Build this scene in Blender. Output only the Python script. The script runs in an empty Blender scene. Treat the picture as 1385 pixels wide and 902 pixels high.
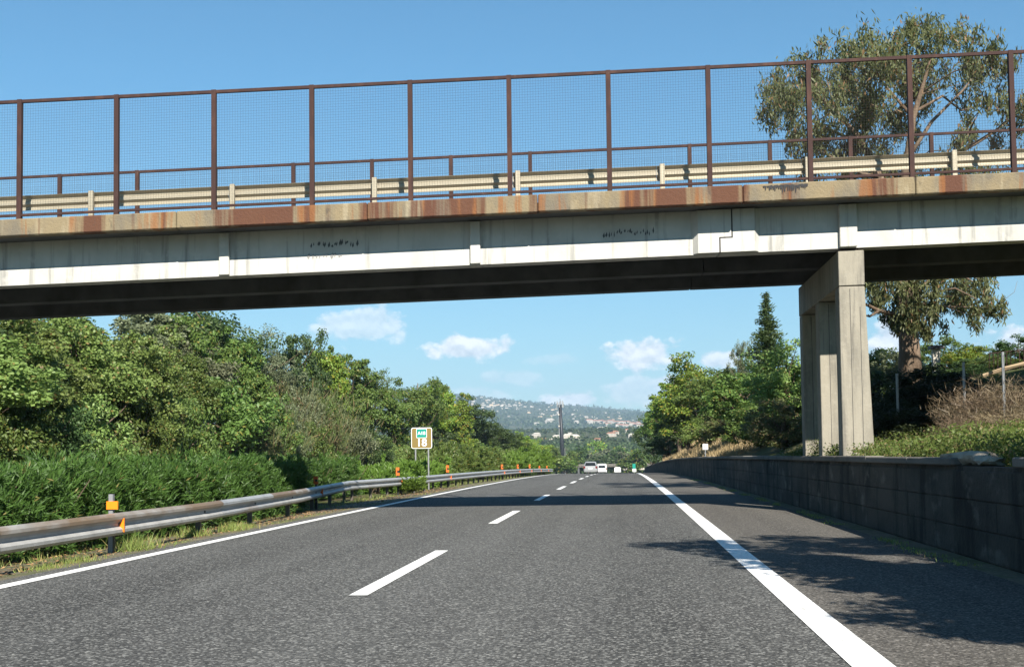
import bpy, math, random
import numpy as np
from mathutils import Vector, Matrix

# ------------------------------------------------------------------ camera
F_PX, PW, PH = 1650.0, 1385.0, 902.0
U0, V0 = 692.5, 533.0                     # principal point (the photo is a crop)
CAM_H = 1.25
def _n(v): v = np.array(v, float); return v/np.linalg.norm(v)
WY = _n(((842-U0)/F_PX, (613-V0)/F_PX, 1.0))           # road direction in camera axes (x right, y down, z ahead)
_h = np.array((1.0, -math.tan(math.radians(0.7)), 0.0))
WX = _n(_h-WY*np.dot(_h, WY))
WZ = np.cross(WX, WY)
def ray(u, v):
    p = np.array(((u-U0)/F_PX, (v-V0)/F_PX, 1.0))
    return np.array((p@WX, p@WY, p@WZ))
def at_y(u, v, y):
    d = ray(u, v); return np.array((0, 0, CAM_H))+d*(y/d[1])
def at_x(u, v, x):
    d = ray(u, v); return np.array((0, 0, CAM_H))+d*(x/d[0])

sc = bpy.context.scene
COL = sc.collection
cam = bpy.data.cameras.new('camera'); cam_o = bpy.data.objects.new('camera', cam); COL.objects.link(cam_o)
cam.sensor_width = 36.0; cam.sensor_fit = 'HORIZONTAL'; cam.lens = 36.0*F_PX/PW
cam.shift_y = (V0-PH/2)/PW
cam.clip_start = 0.1; cam.clip_end = 60000
_r = (WX[0], WY[0], WZ[0]); _u = (-WX[1], -WY[1], -WZ[1]); _b = (-WX[2], -WY[2], -WZ[2])
cam_o.matrix_world = Matrix(((_r[0], _u[0], _b[0], 0), (_r[1], _u[1], _b[1], 0), (_r[2], _u[2], _b[2], CAM_H), (0, 0, 0, 1)))
sc.camera = cam_o

# ------------------------------------------------------------------ light
SUN_AZ, SUN_EL = math.radians(19), math.radians(36.4)     # azimuth: to the right of straight behind the camera
SDIR = Vector((math.sin(SUN_AZ)*math.cos(SUN_EL), -math.cos(SUN_AZ)*math.cos(SUN_EL), math.sin(SUN_EL)))
sl = bpy.data.lights.new('sun', 'SUN'); sl.energy = 5.0; sl.angle = math.radians(0.53); sl.color = (1.0, 0.93, 0.82)
so = bpy.data.objects.new('sun', sl); COL.objects.link(so)
so.rotation_euler = (-SDIR).to_track_quat('-Z', 'Y').to_euler(); so.location = (30, -60, 60)
sc.view_settings.view_transform = 'Standard'; sc.view_settings.look = 'None'
sc.view_settings.exposure = 1.1; sc.view_settings.gamma = 1.0; sc.view_settings.use_curve_mapping = False
sc.render.engine = 'CYCLES'
sc.cycles.use_denoising = True
sc.cycles.max_bounces = 6; sc.cycles.diffuse_bounces = 3; sc.cycles.glossy_bounces = 2
sc.cycles.transmission_bounces = 4; sc.cycles.transparent_max_bounces = 8; sc.cycles.volume_bounces = 0
sc.cycles.caustics_reflective = False; sc.cycles.caustics_refractive = False

world = bpy.data.worlds.new('World'); sc.world = world; world.use_nodes = True
SKY_K = 0.05; SKY_TINT = (.62, 1.14, 1.27, 1); LOW_TINT = (.68, .88, .90, 1); CLOUD_LO = (6.6, 7.4, 8.2, 1); CLOUD_HI = (12.5, 12.3, 12.0, 1)
def build_world():
    nt = world.node_tree; N = nt.nodes; L = nt.links
    N.clear()
    out = N.new('ShaderNodeOutputWorld'); bg = N.new('ShaderNodeBackground')
    sky = N.new('ShaderNodeTexSky'); sky.sky_type = 'NISHITA'; sky.sun_disc = False
    sky.sun_elevation = SUN_EL; sky.sun_rotation = math.atan2(SDIR.x, SDIR.y)
    sky.altitude = 100; sky.air_density = 1.0; sky.dust_density = 0.25; sky.ozone_density = 2.2
    tc = N.new('ShaderNodeTexCoord'); sep = N.new('ShaderNodeSeparateXYZ'); L.new(tc.outputs['Generated'], sep.inputs[0])
    def m(op, a, b=None, c=None, clamp=False):
        n = N.new('ShaderNodeMath'); n.operation = op; n.use_clamp = clamp
        for i, x in enumerate((a, b, c)):
            if x is None: continue
            if isinstance(x, (int, float)): n.inputs[i].default_value = x
            else: L.new(x, n.inputs[i])
        return n.outputs[0]
    az = m('ARCTAN2', sep.outputs[0], sep.outputs[1]); el = m('ARCSINE', sep.outputs[2])
    PER = .66                                      # the low clouds go on in the same way round the horizon
    azw = m('WRAP', az, .33, -.33)
    pv = N.new('ShaderNodeCombineXYZ'); L.new(azw, pv.inputs[0]); L.new(el, pv.inputs[1])
    def noise(scale, det, rough, dz=0.0):
        mp = N.new('ShaderNodeMapping'); mp.inputs['Scale'].default_value = (1, 1, 1.5); mp.inputs['Location'].default_value = (0, 0, dz)
        L.new(tc.outputs['Generated'], mp.inputs[0])
        n = N.new('ShaderNodeTexNoise'); n.inputs['Scale'].default_value = scale; n.inputs['Detail'].default_value = det; n.inputs['Roughness'].default_value = rough
        L.new(mp.outputs[0], n.inputs['Vector']); return n.outputs['Fac']
    n1 = noise(46, 6, .58); n1b = noise(46, 4, .58, .007)
    nn = m('MULTIPLY', m('SUBTRACT', n1, .5), 2.6)
    clouds = [(633,471,60,19,1.0),(872,480,56,23,1.0),(495,440,66,24,.60),(858,530,46,22,.55),(768,541,40,14,.9),
              (690,512,44,12,.38),(978,488,34,16,.9),(1205,462,30,28,1.0),(1372,462,34,18,1.0),(745,487,44,8,.25),(900,520,30,14,.7),(640,535,60,14,.35)]
    mask = None
    for (u, v, w, h, k) in clouds:
        d = ray(u, v); a0 = math.atan2(d[0], d[1]); e0 = math.asin(d[2]/np.linalg.norm(d)); w /= F_PX; h /= F_PX
        va = N.new('ShaderNodeVectorMath'); va.operation = 'MULTIPLY_ADD'; L.new(pv.outputs[0], va.inputs[0])
        va.inputs[1].default_value = (1/w, 1/h, 0); va.inputs[2].default_value = (-a0/w, -e0/h, 0)
        vd = N.new('ShaderNodeVectorMath'); vd.operation = 'LENGTH'; L.new(va.outputs[0], vd.inputs[0])
        q = m('MULTIPLY', m('SUBTRACT', m('ADD', nn, 1.0), vd.outputs[1]), 2.7*k, clamp=True)
        s = m('MINIMUM', q, k)
        mask = s if mask is None else m('MAXIMUM', mask, s)
    lit = m('MULTIPLY_ADD', m('SUBTRACT', n1, n1b), 3.2, .62, clamp=True)
    cc = N.new('ShaderNodeMix'); cc.data_type = 'RGBA'
    cc.inputs[6].default_value = CLOUD_LO; cc.inputs[7].default_value = CLOUD_HI
    L.new(lit, cc.inputs[0])
    tint = N.new('ShaderNodeMix'); tint.data_type = 'RGBA'; tint.blend_type = 'MULTIPLY'; tint.inputs[0].default_value = 1
    tg = N.new('ShaderNodeMix'); tg.data_type = 'RGBA'; tg.inputs[6].default_value = LOW_TINT; tg.inputs[7].default_value = SKY_TINT
    L.new(m('MULTIPLY', el, 3.4, clamp=True), tg.inputs[0]); L.new(tg.outputs[2], tint.inputs[7])
    L.new(sky.outputs[0], tint.inputs[6])
    mx = N.new('ShaderNodeMix'); mx.data_type = 'RGBA'
    L.new(m('MULTIPLY', mask, .93), mx.inputs[0]); L.new(tint.outputs[2], mx.inputs[6]); L.new(cc.outputs[2], mx.inputs[7])
    bg2 = N.new('ShaderNodeBackground'); bg2.inputs[1].default_value = SKY_K
    L.new(tint.outputs[2], bg2.inputs[0])
    L.new(mx.outputs[2], bg.inputs[0]); bg.inputs[1].default_value = SKY_K
    band = m('LESS_THAN', m('ABSOLUTE', m('SUBTRACT', el, .06)), .085)
    ms = N.new('ShaderNodeMixShader'); L.new(band, ms.inputs[0]); L.new(bg2.outputs[0], ms.inputs[1]); L.new(bg.outputs[0], ms.inputs[2])
    L.new(ms.outputs[0], out.inputs[0])
build_world()
world.cycles.sampling_method = 'MANUAL'; world.cycles.sample_map_resolution = 512

# ------------------------------------------------------------------ helpers
def tag(o, label=None, cat=None, group=None, kind=None):
    if label: o['label'] = label
    if cat: o['category'] = cat
    if group: o['group'] = group
    if kind: o['kind'] = kind
    return o
def empty(name, loc=(0, 0, 0), label=None, cat=None, group=None):
    o = bpy.data.objects.new(name, None); COL.objects.link(o); o.location = loc
    o.empty_display_size = .2
    return tag(o, label, cat, group)
def link(name, me, mat=None, parent=None, loc=None):
    o = bpy.data.objects.new(name, me); COL.objects.link(o)
    if parent: o.parent = parent
    if loc is not None: o.location = loc
    if mat is not None and not me.materials: me.materials.append(mat)
    return o
def setmat(o, mat):
    o.material_slots[0].link = 'OBJECT'; o.material_slots[0].material = mat
def np_mesh(name, V, Q, attr=None, smooth=False):
    """V (n,3), Q (m,k) faces of equal size."""
    V = np.asarray(V, np.float32); Q = np.asarray(Q, np.int32)
    me = bpy.data.meshes.new(name); k = Q.shape[1]
    me.vertices.add(len(V)); me.vertices.foreach_set('co', V.ravel())
    me.loops.add(Q.size); me.loops.foreach_set('vertex_index', Q.ravel())
    me.polygons.add(len(Q)); me.polygons.foreach_set('loop_start', np.arange(0, Q.size, k, dtype=np.int32))
    me.polygons.foreach_set('loop_total', np.full(len(Q), k, np.int32))
    if smooth: me.polygons.foreach_set('use_smooth', np.ones(len(Q), bool))
    me.update(calc_edges=True)
    if attr is not None:
        a = me.attributes.new('lr', 'FLOAT', 'FACE'); a.data.foreach_set('value', np.asarray(attr, np.float32))
    return me
class MB:
    """collects faces of one part"""
    def __init__(s, tf=None): s.v = []; s.f = []; s.tf = tf
    def add(s, V, F):
        b = len(s.v)
        s.v += [tuple(s.tf(*p)) if s.tf else tuple(p) for p in V]
        s.f += [tuple(b+i for i in f) for f in F]; return s
    def box(s, x0, x1, y0, y1, z0, z1):
        V = [(x0,y0,z0),(x1,y0,z0),(x1,y1,z0),(x0,y1,z0),(x0,y0,z1),(x1,y0,z1),(x1,y1,z1),(x0,y1,z1)]
        return s.add(V, [(3,2,1,0),(4,5,6,7),(0,1,5,4),(1,2,6,5),(2,3,7,6),(3,0,4,7)])
    def hexa(s, V): return s.add(V, [(3,2,1,0),(4,5,6,7),(0,1,5,4),(1,2,6,5),(2,3,7,6),(3,0,4,7)])
    def prism(s, poly, z0, z1, axis='z'):
        n = len(poly)
        def P(a, b, c): return {'z': (a, b, c), 'y': (a, c, b), 'x': (c, a, b)}[axis]
        V = [P(a, b, z0) for a, b in poly]+[P(a, b, z1) for a, b in poly]
        return s.add(V, [tuple(range(n))[::-1], tuple(range(n, 2*n))]+[(i, (i+1) % n, n+(i+1) % n, n+i) for i in range(n)])
    def tube(s, pts, rad, n=8, caps=True):
        pts = [Vector(p) for p in pts]
        if isinstance(rad, (int, float)): rad = [rad]*len(pts)
        V = []; up = Vector((0, 0, 1)); prev = None
        for i, p in enumerate(pts):
            t = (pts[min(i+1, len(pts)-1)]-pts[max(i-1, 0)]).normalized()
            if prev is None:
                a = t.cross(up if abs(t.z) < .95 else Vector((1, 0, 0))).normalized()
            else:
                a = (prev-t*prev.dot(t)).normalized()
            prev = a; b = t.cross(a)
            for k in range(n):
                an = 2*math.pi*k/n; V.append(p+(a*math.cos(an)+b*math.sin(an))*rad[i])
        F = []
        for i in range(len(pts)-1):
            for k in range(n): F.append((i*n+k, i*n+(k+1) % n, (i+1)*n+(k+1) % n, (i+1)*n+k))
        if caps: F.append(tuple(range(n))[::-1]); F.append(tuple((len(pts)-1)*n+k for k in range(n)))
        return s.add(V, F)
    def sweep(s, prof, path, closed=True):
        """prof: list of (out, z); path: list of (x,y,z); 'out' is to the right-hand normal of the path"""
        n = len(prof); V = []
        for i, p in enumerate(path):
            a = Vector(path[max(i-1, 0)]); b = Vector(path[min(i+1, len(path)-1)])
            t = (b-a); t.z = 0; t.normalize(); nrm = Vector((t.y, -t.x, 0))
            for o, z in prof: V.append((p[0]+nrm.x*o, p[1]+nrm.y*o, p[2]+z))
        F = []
        for i in range(len(path)-1):
            for k in range(n if closed else n-1):
                F.append((i*n+k, (i+1)*n+k, (i+1)*n+(k+1) % n, i*n+(k+1) % n))
        return s.add(V, F)
    def mesh(s, name, base=(0, 0, 0), smooth=False):
        me = bpy.data.meshes.new(name)
        me.from_pydata([(v[0]-base[0], v[1]-base[1], v[2]-base[2]) for v in s.v], [], s.f)
        if smooth: me.polygons.foreach_set('use_smooth', [True]*len(s.f))
        me.update(); return me
    def obj(s, name, mat, parent=None, smooth=False, bevel=0):
        base = parent_base(parent)
        o = link(name, s.mesh(name, base, smooth), mat, parent)
        if bevel:
            b = o.modifiers.new('bevel', 'BEVEL'); b.width = bevel; b.segments = 1; b.limit_method = 'ANGLE'
        return o
def parent_base(p):
    b = Vector((0, 0, 0))
    while p is not None: b += p.location; p = p.parent
    return b
def copy_tree(o, parent=None):
    c = o.copy(); COL.objects.link(c); c.parent = parent
    for ch in o.children: copy_tree(ch, c)
    return c

# ------------------------------------------------------------------ materials
def nodes(name):
    m = bpy.data.materials.new(name); m.use_nodes = True; nt = m.node_tree
    return m, nt.nodes, nt.links, nt.nodes['Principled BSDF']
def rgba(c): return (c[0], c[1], c[2], 1)
def plain(name, col, rough=.6, metal=0, spec=.4):
    m, N, L, P = nodes(name)
    P.inputs['Base Color'].default_value = rgba(col); P.inputs['Roughness'].default_value = rough
    P.inputs['Metallic'].default_value = metal; P.inputs['Specular IOR Level'].default_value = spec
    return m
def noise_fac(N, L, scale, stretch=(1, 1, 1), detail=5, rough=.6, lo=.35, hi=.65, coord='Object'):
    tc = N.new('ShaderNodeTexCoord'); mp = N.new('ShaderNodeMapping'); mp.inputs['Scale'].default_value = stretch
    L.new(tc.outputs[coord], mp.inputs[0])
    n = N.new('ShaderNodeTexNoise'); n.inputs['Scale'].default_value = scale; n.inputs['Detail'].default_value = detail; n.inputs['Roughness'].default_value = rough
    L.new(mp.outputs[0], n.inputs['Vector'])
    r = N.new('ShaderNodeMapRange'); r.inputs[1].default_value = lo; r.inputs[2].default_value = hi; L.new(n.outputs['Fac'], r.inputs[0])
    return r.outputs[0]
def mixc(N, L, fac, a, b):
    x = N.new('ShaderNodeMix'); x.data_type = 'RGBA'
    if isinstance(fac, (int, float)): x.inputs[0].default_value = fac
    else: L.new(fac, x.inputs[0])
    for i, c in ((6, a), (7, b)):
        if isinstance(c, tuple): x.inputs[i].default_value = rgba(c)
        else: L.new(c, x.inputs[i])
    return x.outputs[2]
def bump(N, L, P, fac, strength, dist=.01):
    b = N.new('ShaderNodeBump'); b.inputs['Strength'].default_value = strength; b.inputs['Distance'].default_value = dist
    L.new(fac, b.inputs['Height']); L.new(b.outputs[0], P.inputs['Normal'])
def layered(name, base, layers, rough=.85, bumps=None, metal=0, spec=.3):
    """layers: (colour, scale, stretch, lo, hi, amount)"""
    m, N, L, P = nodes(name); c = base
    for (col, s, st, lo, hi, amt) in layers:
        f = noise_fac(N, L, s, st, lo=lo, hi=hi)
        k = N.new('ShaderNodeMath'); k.operation = 'MULTIPLY'; k.inputs[1].default_value = amt; L.new(f, k.inputs[0])
        c = mixc(N, L, k.outputs[0], c, col)
    if isinstance(c, tuple): P.inputs['Base Color'].default_value = rgba(c)
    else: L.new(c, P.inputs['Base Color'])
    P.inputs['Roughness'].default_value = rough; P.inputs['Metallic'].default_value = metal; P.inputs['Specular IOR Level'].default_value = spec
    if bumps: bump(N, L, P, noise_fac(N, L, bumps[0], detail=6, lo=0, hi=1), bumps[1], bumps[2])
    return m
def leafmat(name, a, b, c=None, camt=.12, trans=.38):
    """per-leaf colour between a and b, a few leaves of colour c"""
    m, N, L, P = nodes(name)
    at = N.new('ShaderNodeAttribute'); at.attribute_name = 'lr'
    oi = N.new('ShaderNodeObjectInfo')
    base = mixc(N, L, at.outputs['Fac'], a, b)
    f = noise_fac(N, L, .55, lo=.35, hi=.7, detail=2)
    k = N.new('ShaderNodeMath'); k.operation = 'MULTIPLY'; k.inputs[1].default_value = .6; L.new(f, k.inputs[0])
    base = mixc(N, L, k.outputs[0], base, b)
    if c:
        g = N.new('ShaderNodeMath'); g.operation = 'FRACT'
        q = N.new('ShaderNodeMath'); q.operation = 'MULTIPLY'; q.inputs[1].default_value = 17.31; L.new(at.outputs['Fac'], q.inputs[0]); L.new(q.outputs[0], g.inputs[0])
        h = N.new('ShaderNodeMath'); h.operation = 'LESS_THAN'; h.inputs[1].default_value = camt; L.new(g.outputs[0], h.inputs[0])
        base = mixc(N, L, h.outputs[0], base, c)
    hs = N.new('ShaderNodeHueSaturation'); L.new(base, hs.inputs['Color'])
    r1 = N.new('ShaderNodeMapRange'); r1.inputs[3].default_value = .8; r1.inputs[4].default_value = 1.2; L.new(oi.outputs['Random'], r1.inputs[0]); L.new(r1.outputs[0], hs.inputs['Value'])
    r2 = N.new('ShaderNodeMapRange'); r2.inputs[3].default_value = .485; r2.inputs[4].default_value = .515; L.new(oi.outputs['Random'], r2.inputs[0]); L.new(r2.outputs[0], hs.inputs['Hue'])
    L.new(hs.outputs[0], P.inputs['Base Color']); P.inputs['Roughness'].default_value = .5; P.inputs['Specular IOR Level'].default_value = .35
    tr = N.new('ShaderNodeBsdfTranslucent'); L.new(hs.outputs[0], tr.inputs[0])
    mx = N.new('ShaderNodeMixShader'); mx.inputs[0].default_value = trans
    out = N['Material Output'] if 'Material Output' in N else N.get('Material Output')
    L.new(P.outputs[0], mx.inputs[1]); L.new(tr.outputs[0], mx.inputs[2]); L.new(mx.outputs[0], out.inputs[0])
    return m

def asphalt_mat(name, a, b, chip, shoulder=False):
    m, N, L, P = nodes(name)
    tc = N.new('ShaderNodeTexCoord')
    big = noise_fac(N, L, .35, (1.6, .14, 1), lo=.38, hi=.62, detail=6)
    col = mixc(N, L, big, a, b)
    mid = noise_fac(N, L, 9, (1, .6, 1), lo=.4, hi=.75, detail=3)
    k0 = N.new('ShaderNodeMath'); k0.operation = 'MULTIPLY'; k0.inputs[1].default_value = .3; L.new(mid, k0.inputs[0])
    col = mixc(N, L, k0.outputs[0], col, tuple(x*.55 for x in a))
    # worn wheel tracks and patches running along the road
    wt_ = noise_fac(N, L, 1.0, (1.15, .012, 1), lo=.36, hi=.64, detail=2)
    k1 = N.new('ShaderNodeMath'); k1.operation = 'MULTIPLY'; k1.inputs[1].default_value = .42; L.new(wt_, k1.inputs[0])
    col = mixc(N, L, k1.outputs[0], col, tuple(x*1.55 for x in b))
    pt_ = noise_fac(N, L, .16, (1.5, .5, 1), lo=.52, hi=.60, detail=5)
    k2 = N.new('ShaderNodeMath'); k2.operation = 'MULTIPLY'; k2.inputs[1].default_value = .35; L.new(pt_, k2.inputs[0])
    col = mixc(N, L, k2.outputs[0], col, tuple(x*.62 for x in a))
    vo = N.new('ShaderNodeTexVoronoi'); vo.inputs['Scale'].default_value = 58; L.new(tc.outputs['Object'], vo.inputs['Vector'])
    sv = N.new('ShaderNodeSeparateColor'); L.new(vo.outputs['Color'], sv.inputs[0])
    r = N.new('ShaderNodeMapRange'); r.inputs[1].default_value = .62; r.inputs[2].default_value = 1.0; r.inputs[4].default_value = .85; L.new(sv.outputs[0], r.inputs[0])
    col = mixc(N, L, r.outputs[0], col, chip)
    r2 = N.new('ShaderNodeMapRange'); r2.inputs[1].default_value = .0; r2.inputs[2].default_value = .4; r2.inputs[3].default_value = .7; r2.inputs[4].default_value = 0; L.new(sv.outputs[1], r2.inputs[0])
    col = mixc(N, L, r2.outputs[0], col, (.018, .018, .02))
    L.new(col, P.inputs['Base Color']); P.inputs['Roughness'].default_value = .95; P.inputs['Specular IOR Level'].default_value = .12
    n = N.new('ShaderNodeTexNoise'); n.inputs['Scale'].default_value = 70; n.inputs['Detail'].default_value = 3; L.new(tc.outputs['Object'], n.inputs['Vector'])
    bump(N, L, P, n.outputs['Fac'], .9, .012)
    return m

MT = {}
MT['asphalt'] = asphalt_mat('asphalt', (.052, .053, .052), (.074, .075, .073), (.30, .30, .285))
MT['asphalt_shoulder'] = asphalt_mat('asphalt_shoulder', (.070, .066, .060), (.094, .089, .080), (.25, .235, .215))
MT['paint'] = layered('road_paint', (.78, .78, .76), [((.35, .35, .34), 14, (1, .5, 1), .56, .72, .5), ((.5, .5, .48), 2.5, (1, .3, 1), .5, .75, .45), ((.13, .13, .128), 26, (1, .7, 1), .60, .66, .75), ((.2, .2, .2), 3.0, (2.5, .25, 1), .62, .72, .6)], .7, (60, .3, .004))
MT['ground'] = layered('earth_and_grass', (.085, .075, .045), [((.06, .085, .022), .6, (1, 1, 1), .42, .6, .85), ((.16, .13, .075), 2.2, (1, 1, 1), .52, .7, .7)], .95, (9, .6, .05))
MT['verge'] = layered('gravel_verge', (.14, .12, .09), [((.07, .09, .03), 1.1, (1, 1, 1), .46, .6, .8), ((.24, .2, .14), 18, (1, 1, 1), .52, .7, .7)], .95, (25, .8, .03))
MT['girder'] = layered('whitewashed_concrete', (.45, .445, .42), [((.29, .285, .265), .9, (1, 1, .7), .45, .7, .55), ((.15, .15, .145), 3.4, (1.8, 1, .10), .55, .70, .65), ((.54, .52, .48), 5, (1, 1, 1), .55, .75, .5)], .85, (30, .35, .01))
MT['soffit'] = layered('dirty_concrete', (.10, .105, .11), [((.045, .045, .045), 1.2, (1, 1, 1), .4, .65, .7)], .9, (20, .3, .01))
MT['column'] = layered('column_concrete', (.26, .24, .195), [((.15, .14, .118), 2.4, (1.5, 1.5, .30), .42, .64, .75), ((.10, .095, .085), 7, (3.0, 3.0, .10), .56, .68, .65), ((.32, .295, .245), 9, (1, 1, 1), .5, .8, .5)], .9, (40, .5, .012))
MT['parapet'] = layered('rust_stained_concrete', (.20, .160, .098), [((.11, .10, .085), 1.3, (1, 1, .5), .45, .62, .7), ((.30, .26, .18), 3, (1, 1, .2), .55, .7, .8), ((.085, .033, .020), 1.35, (1, 1, .04), .505, .57, .92), ((.20, .085, .032), 3.4, (1.2, 1, .08), .56, .64, .75), ((.05, .045, .04), 6, (1, 1, .4), .63, .72, .6)], .92, (22, .8, .02))
MT['rust'] = layered('rusty_steel', (.036, .017, .015), [((.075, .034, .024), 5, (1, 1, .3), .5, .7, .8), ((.25, .17, .12), 14, (1, 1, .5), .68, .78, .6)], .8, (60, .4, .005))
MT['wire'] = plain('rusty_wire', (.05, .038, .034), .7)
MT['bridge_rail'] = layered('cream_galvanised_steel', (.36, .325, .25), [((.26, .23, .18), 3, (.4, 1, 1), .5, .7, .5)], .55, metal=.25)
MT['galv'] = layered('weathered_galvanised_steel', (.40, .41, .42), [((.27, .275, .28), 2.2, (1, 1, 1), .45, .7, .6), ((.24, .17, .11), 1.1, (1, .5, 2.2), .60, .72, .5)], .5, metal=.35)
def rail_mat():
    m, N, L, P = nodes('rust_topped_galvanised_steel')
    tc = N.new('ShaderNodeTexCoord'); sp = N.new('ShaderNodeSeparateXYZ'); L.new(tc.outputs['Object'], sp.inputs[0])
    r = N.new('ShaderNodeMapRange'); r.inputs[1].default_value = .36; r.inputs[2].default_value = .43; L.new(sp.outputs[2], r.inputs[0])
    f = noise_fac(N, L, .8, (1, .4, 1), lo=.36, hi=.50)
    k = N.new('ShaderNodeMath'); k.operation = 'MULTIPLY'; L.new(r.outputs[0], k.inputs[0]); L.new(f, k.inputs[1])
    k2 = N.new('ShaderNodeMath'); k2.operation = 'MULTIPLY'; k2.inputs[1].default_value = .88; L.new(k.outputs[0], k2.inputs[0])
    g = mixc(N, L, noise_fac(N, L, 3, lo=.4, hi=.7), (.44, .44, .43), (.32, .32, .31))
    L.new(mixc(N, L, k2.outputs[0], g, (.18, .115, .06)), P.inputs['Base Color'])
    P.inputs['Roughness'].default_value = .55; P.inputs['Metallic'].default_value = .25
    return m
MT['galv_rust'] = rail_mat()
MT['post'] = layered('steel_post', (.09, .08, .07), [((.16, .12, .08), 6, (1, 1, 1), .5, .7, .6)], .6)
MT['wall'] = layered('retaining_wall_concrete', (.078, .070, .058), [((.036, .034, .031), 1.0, (1, .6, 1.2), .42, .62, .8), ((.016, .016, .015), 2.2, (1, 1, .22), .50, .62, .85), ((.20, .185, .155), 3, (1, .6, .8), .56, .72, .65)], .95, (18, .9, .03))
MT['coping'] = layered('coping_concrete', (.17, .155, .135), [((.08, .075, .065), 1.5, (1, .5, 1), .45, .65, .7)], .95, (20, .8, .02))
MT['stone'] = layered('rubble', (.36, .31, .24), [((.12, .1, .08), 4, (1, 1, 1), .45, .65, .7)], .95, (15, .9, .04))
MT['bark'] = layered('bark', (.13, .095, .065), [((.06, .045, .03), 6, (1, 1, .3), .45, .65, .7)], .95, (14, .8, .03))
MT['euc_bark'] = layered('peeling_bark', (.17, .125, .09), [((.09, .06, .04), 2.4, (1.4, 1.4, .3), .45, .6, .8), ((.28, .22, .16), 2.0, (1, 1, .4), .56, .7, .7)], .9, (10, .8, .03))
MT['orange'] = plain('orange_reflector', (.85, .22, .01), .45)
MT['orange_red'] = plain('orange_red_band', (.70, .13, .02), .5)
MT['black'] = plain('black_plastic', (.02, .02, .022), .5)
MT['grey_metal'] = plain('grey_metal', (.28, .29, .30), .45, .4)
MT['dark_metal'] = plain('dark_grey_metal', (.03, .034, .042), .5, .2)
MT['white'] = plain('white_paint', (.78, .78, .77), .4)
MT['brown_sign'] = plain('brown_sign_face', (.19, .135, .040), .45)
MT['green_sign'] = plain('green_sign_face', (.0, .22, .17), .45)
MT['glass'] = plain('dark_glass', (.015, .018, .02), .12)
MT['tyre'] = plain('tyre_rubber', (.02, .02, .02), .8)
MT['red'] = plain('red_lens', (.14, .012, .012), .3)
MT['car_silver'] = plain('silver_white_paint', (.27, .28, .29), .3, .1)
MT['house_white'] = layered('pale_plaster', (.47, .44, .39), [((.38, .32, .25), .05, (1, 1, 1), .4, .7, .6)], .9)
MT['house_ochre'] = plain('ochre_plaster', (.55, .42, .28), .9)
MT['roof'] = layered('terracotta_roof', (.30, .14, .085), [((.2, .10, .07), .4, (1, 1, 1), .4, .7, .6)], .9)
MT['window'] = plain('window_dark', (.04, .045, .05), .3)
MT['dry'] = leafmat('dry_grass', (.30, .22, .11), (.42, .33, .17), trans=.2)
MT['twig'] = leafmat('dry_twigs', (.115, .085, .052), (.215, .165, .105), trans=.05)
# foliage
LF = {
 'fig': leafmat('yellow_green_leaves', (0.108, 0.172, 0.040), (0.221, 0.305, 0.084), (.24, .17, .06), .04),
 'mid': leafmat('mid_green_leaves', (0.074, 0.127, 0.029), (0.139, 0.207, 0.048), (.19, .17, .04), .07),
 'lime': leafmat('lime_green_leaves', (0.113, 0.190, 0.029), (0.206, 0.299, 0.047), (.32, .27, .04), .12),
 'dark': leafmat('dark_green_leaves', (0.041, 0.078, 0.025), (0.082, 0.132, 0.042)),
 'olive': leafmat('grey_green_leaves', (.105, .125, .066), (.18, .20, .11)),
 'broom': leafmat('brown_green_broom_stems', (.080, .105, .038), (.150, .170, .066), (.21, .15, .075), .16),
 'oleander': leafmat('oleander_leaves', (.026, .056, .013), (.090, .155, .030), (.20, .16, .06), .015),
 'bright': leafmat('fresh_green_leaves', (.075, .15, .022), (.15, .25, .04)),
 'euc': leafmat('eucalyptus_leaves', (.070, .095, .040), (.18, .205, .085), (.25, .16, .07), .09),
 'cypress': leafmat('conifer_needles', (.045, .080, .030), (.105, .150, .052)),
 'cactus': leafmat('cactus_green', (.13, .18, .10), (.24, .27, .15)),
 'grass': leafmat('grass_blades', (.12, .17, .035), (.25, .29, .085), (.34, .28, .12), .15),
 'weeds': leafmat('bank_weed_leaves', (.075, .135, .024), (.15, .215, .05), (.26, .21, .09), .12),
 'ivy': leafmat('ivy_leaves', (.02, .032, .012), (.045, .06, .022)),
 'wood': leafmat('distant_tree_leaves', (.040, .070, .026), (.095, .130, .048)),
}

# ------------------------------------------------------------------ terrain
def sstep(a, b, x):
    t = np.clip((np.asarray(x, float)-a)/(b-a), 0, 1); return t*t*(3-2*t)
_KY = np.array([129.6, 250, 400, 650, 800, 1000, 1500, 2200, 2600, 3000, 4000, 6000, 8000, 10000, 14000, 20000], float)
_KZ = np.array([-.833, -2.95, -5.6, -10.2, -9.8, -3.0, 15, 46, 60, 48, 70, 250, 408, 430, 300, 200], float)
def road_z(y):
    y = np.asarray(y, float)
    near = -4.37e-6*np.clip(y, 0, 129.6)**2.5
    return np.where(y <= 129.6, near, np.interp(y, _KY, _KZ))
def vnoise(x, y, s):
    x = np.asarray(x, float)/s; y = np.asarray(y, float)/s
    return (np.sin(x*1.3+np.sin(y*.9+1.7)*1.4)+np.sin(y*1.7+np.sin(x*1.1)*1.2+.6)+np.sin((x+y)*.8+2.1))/3
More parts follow.
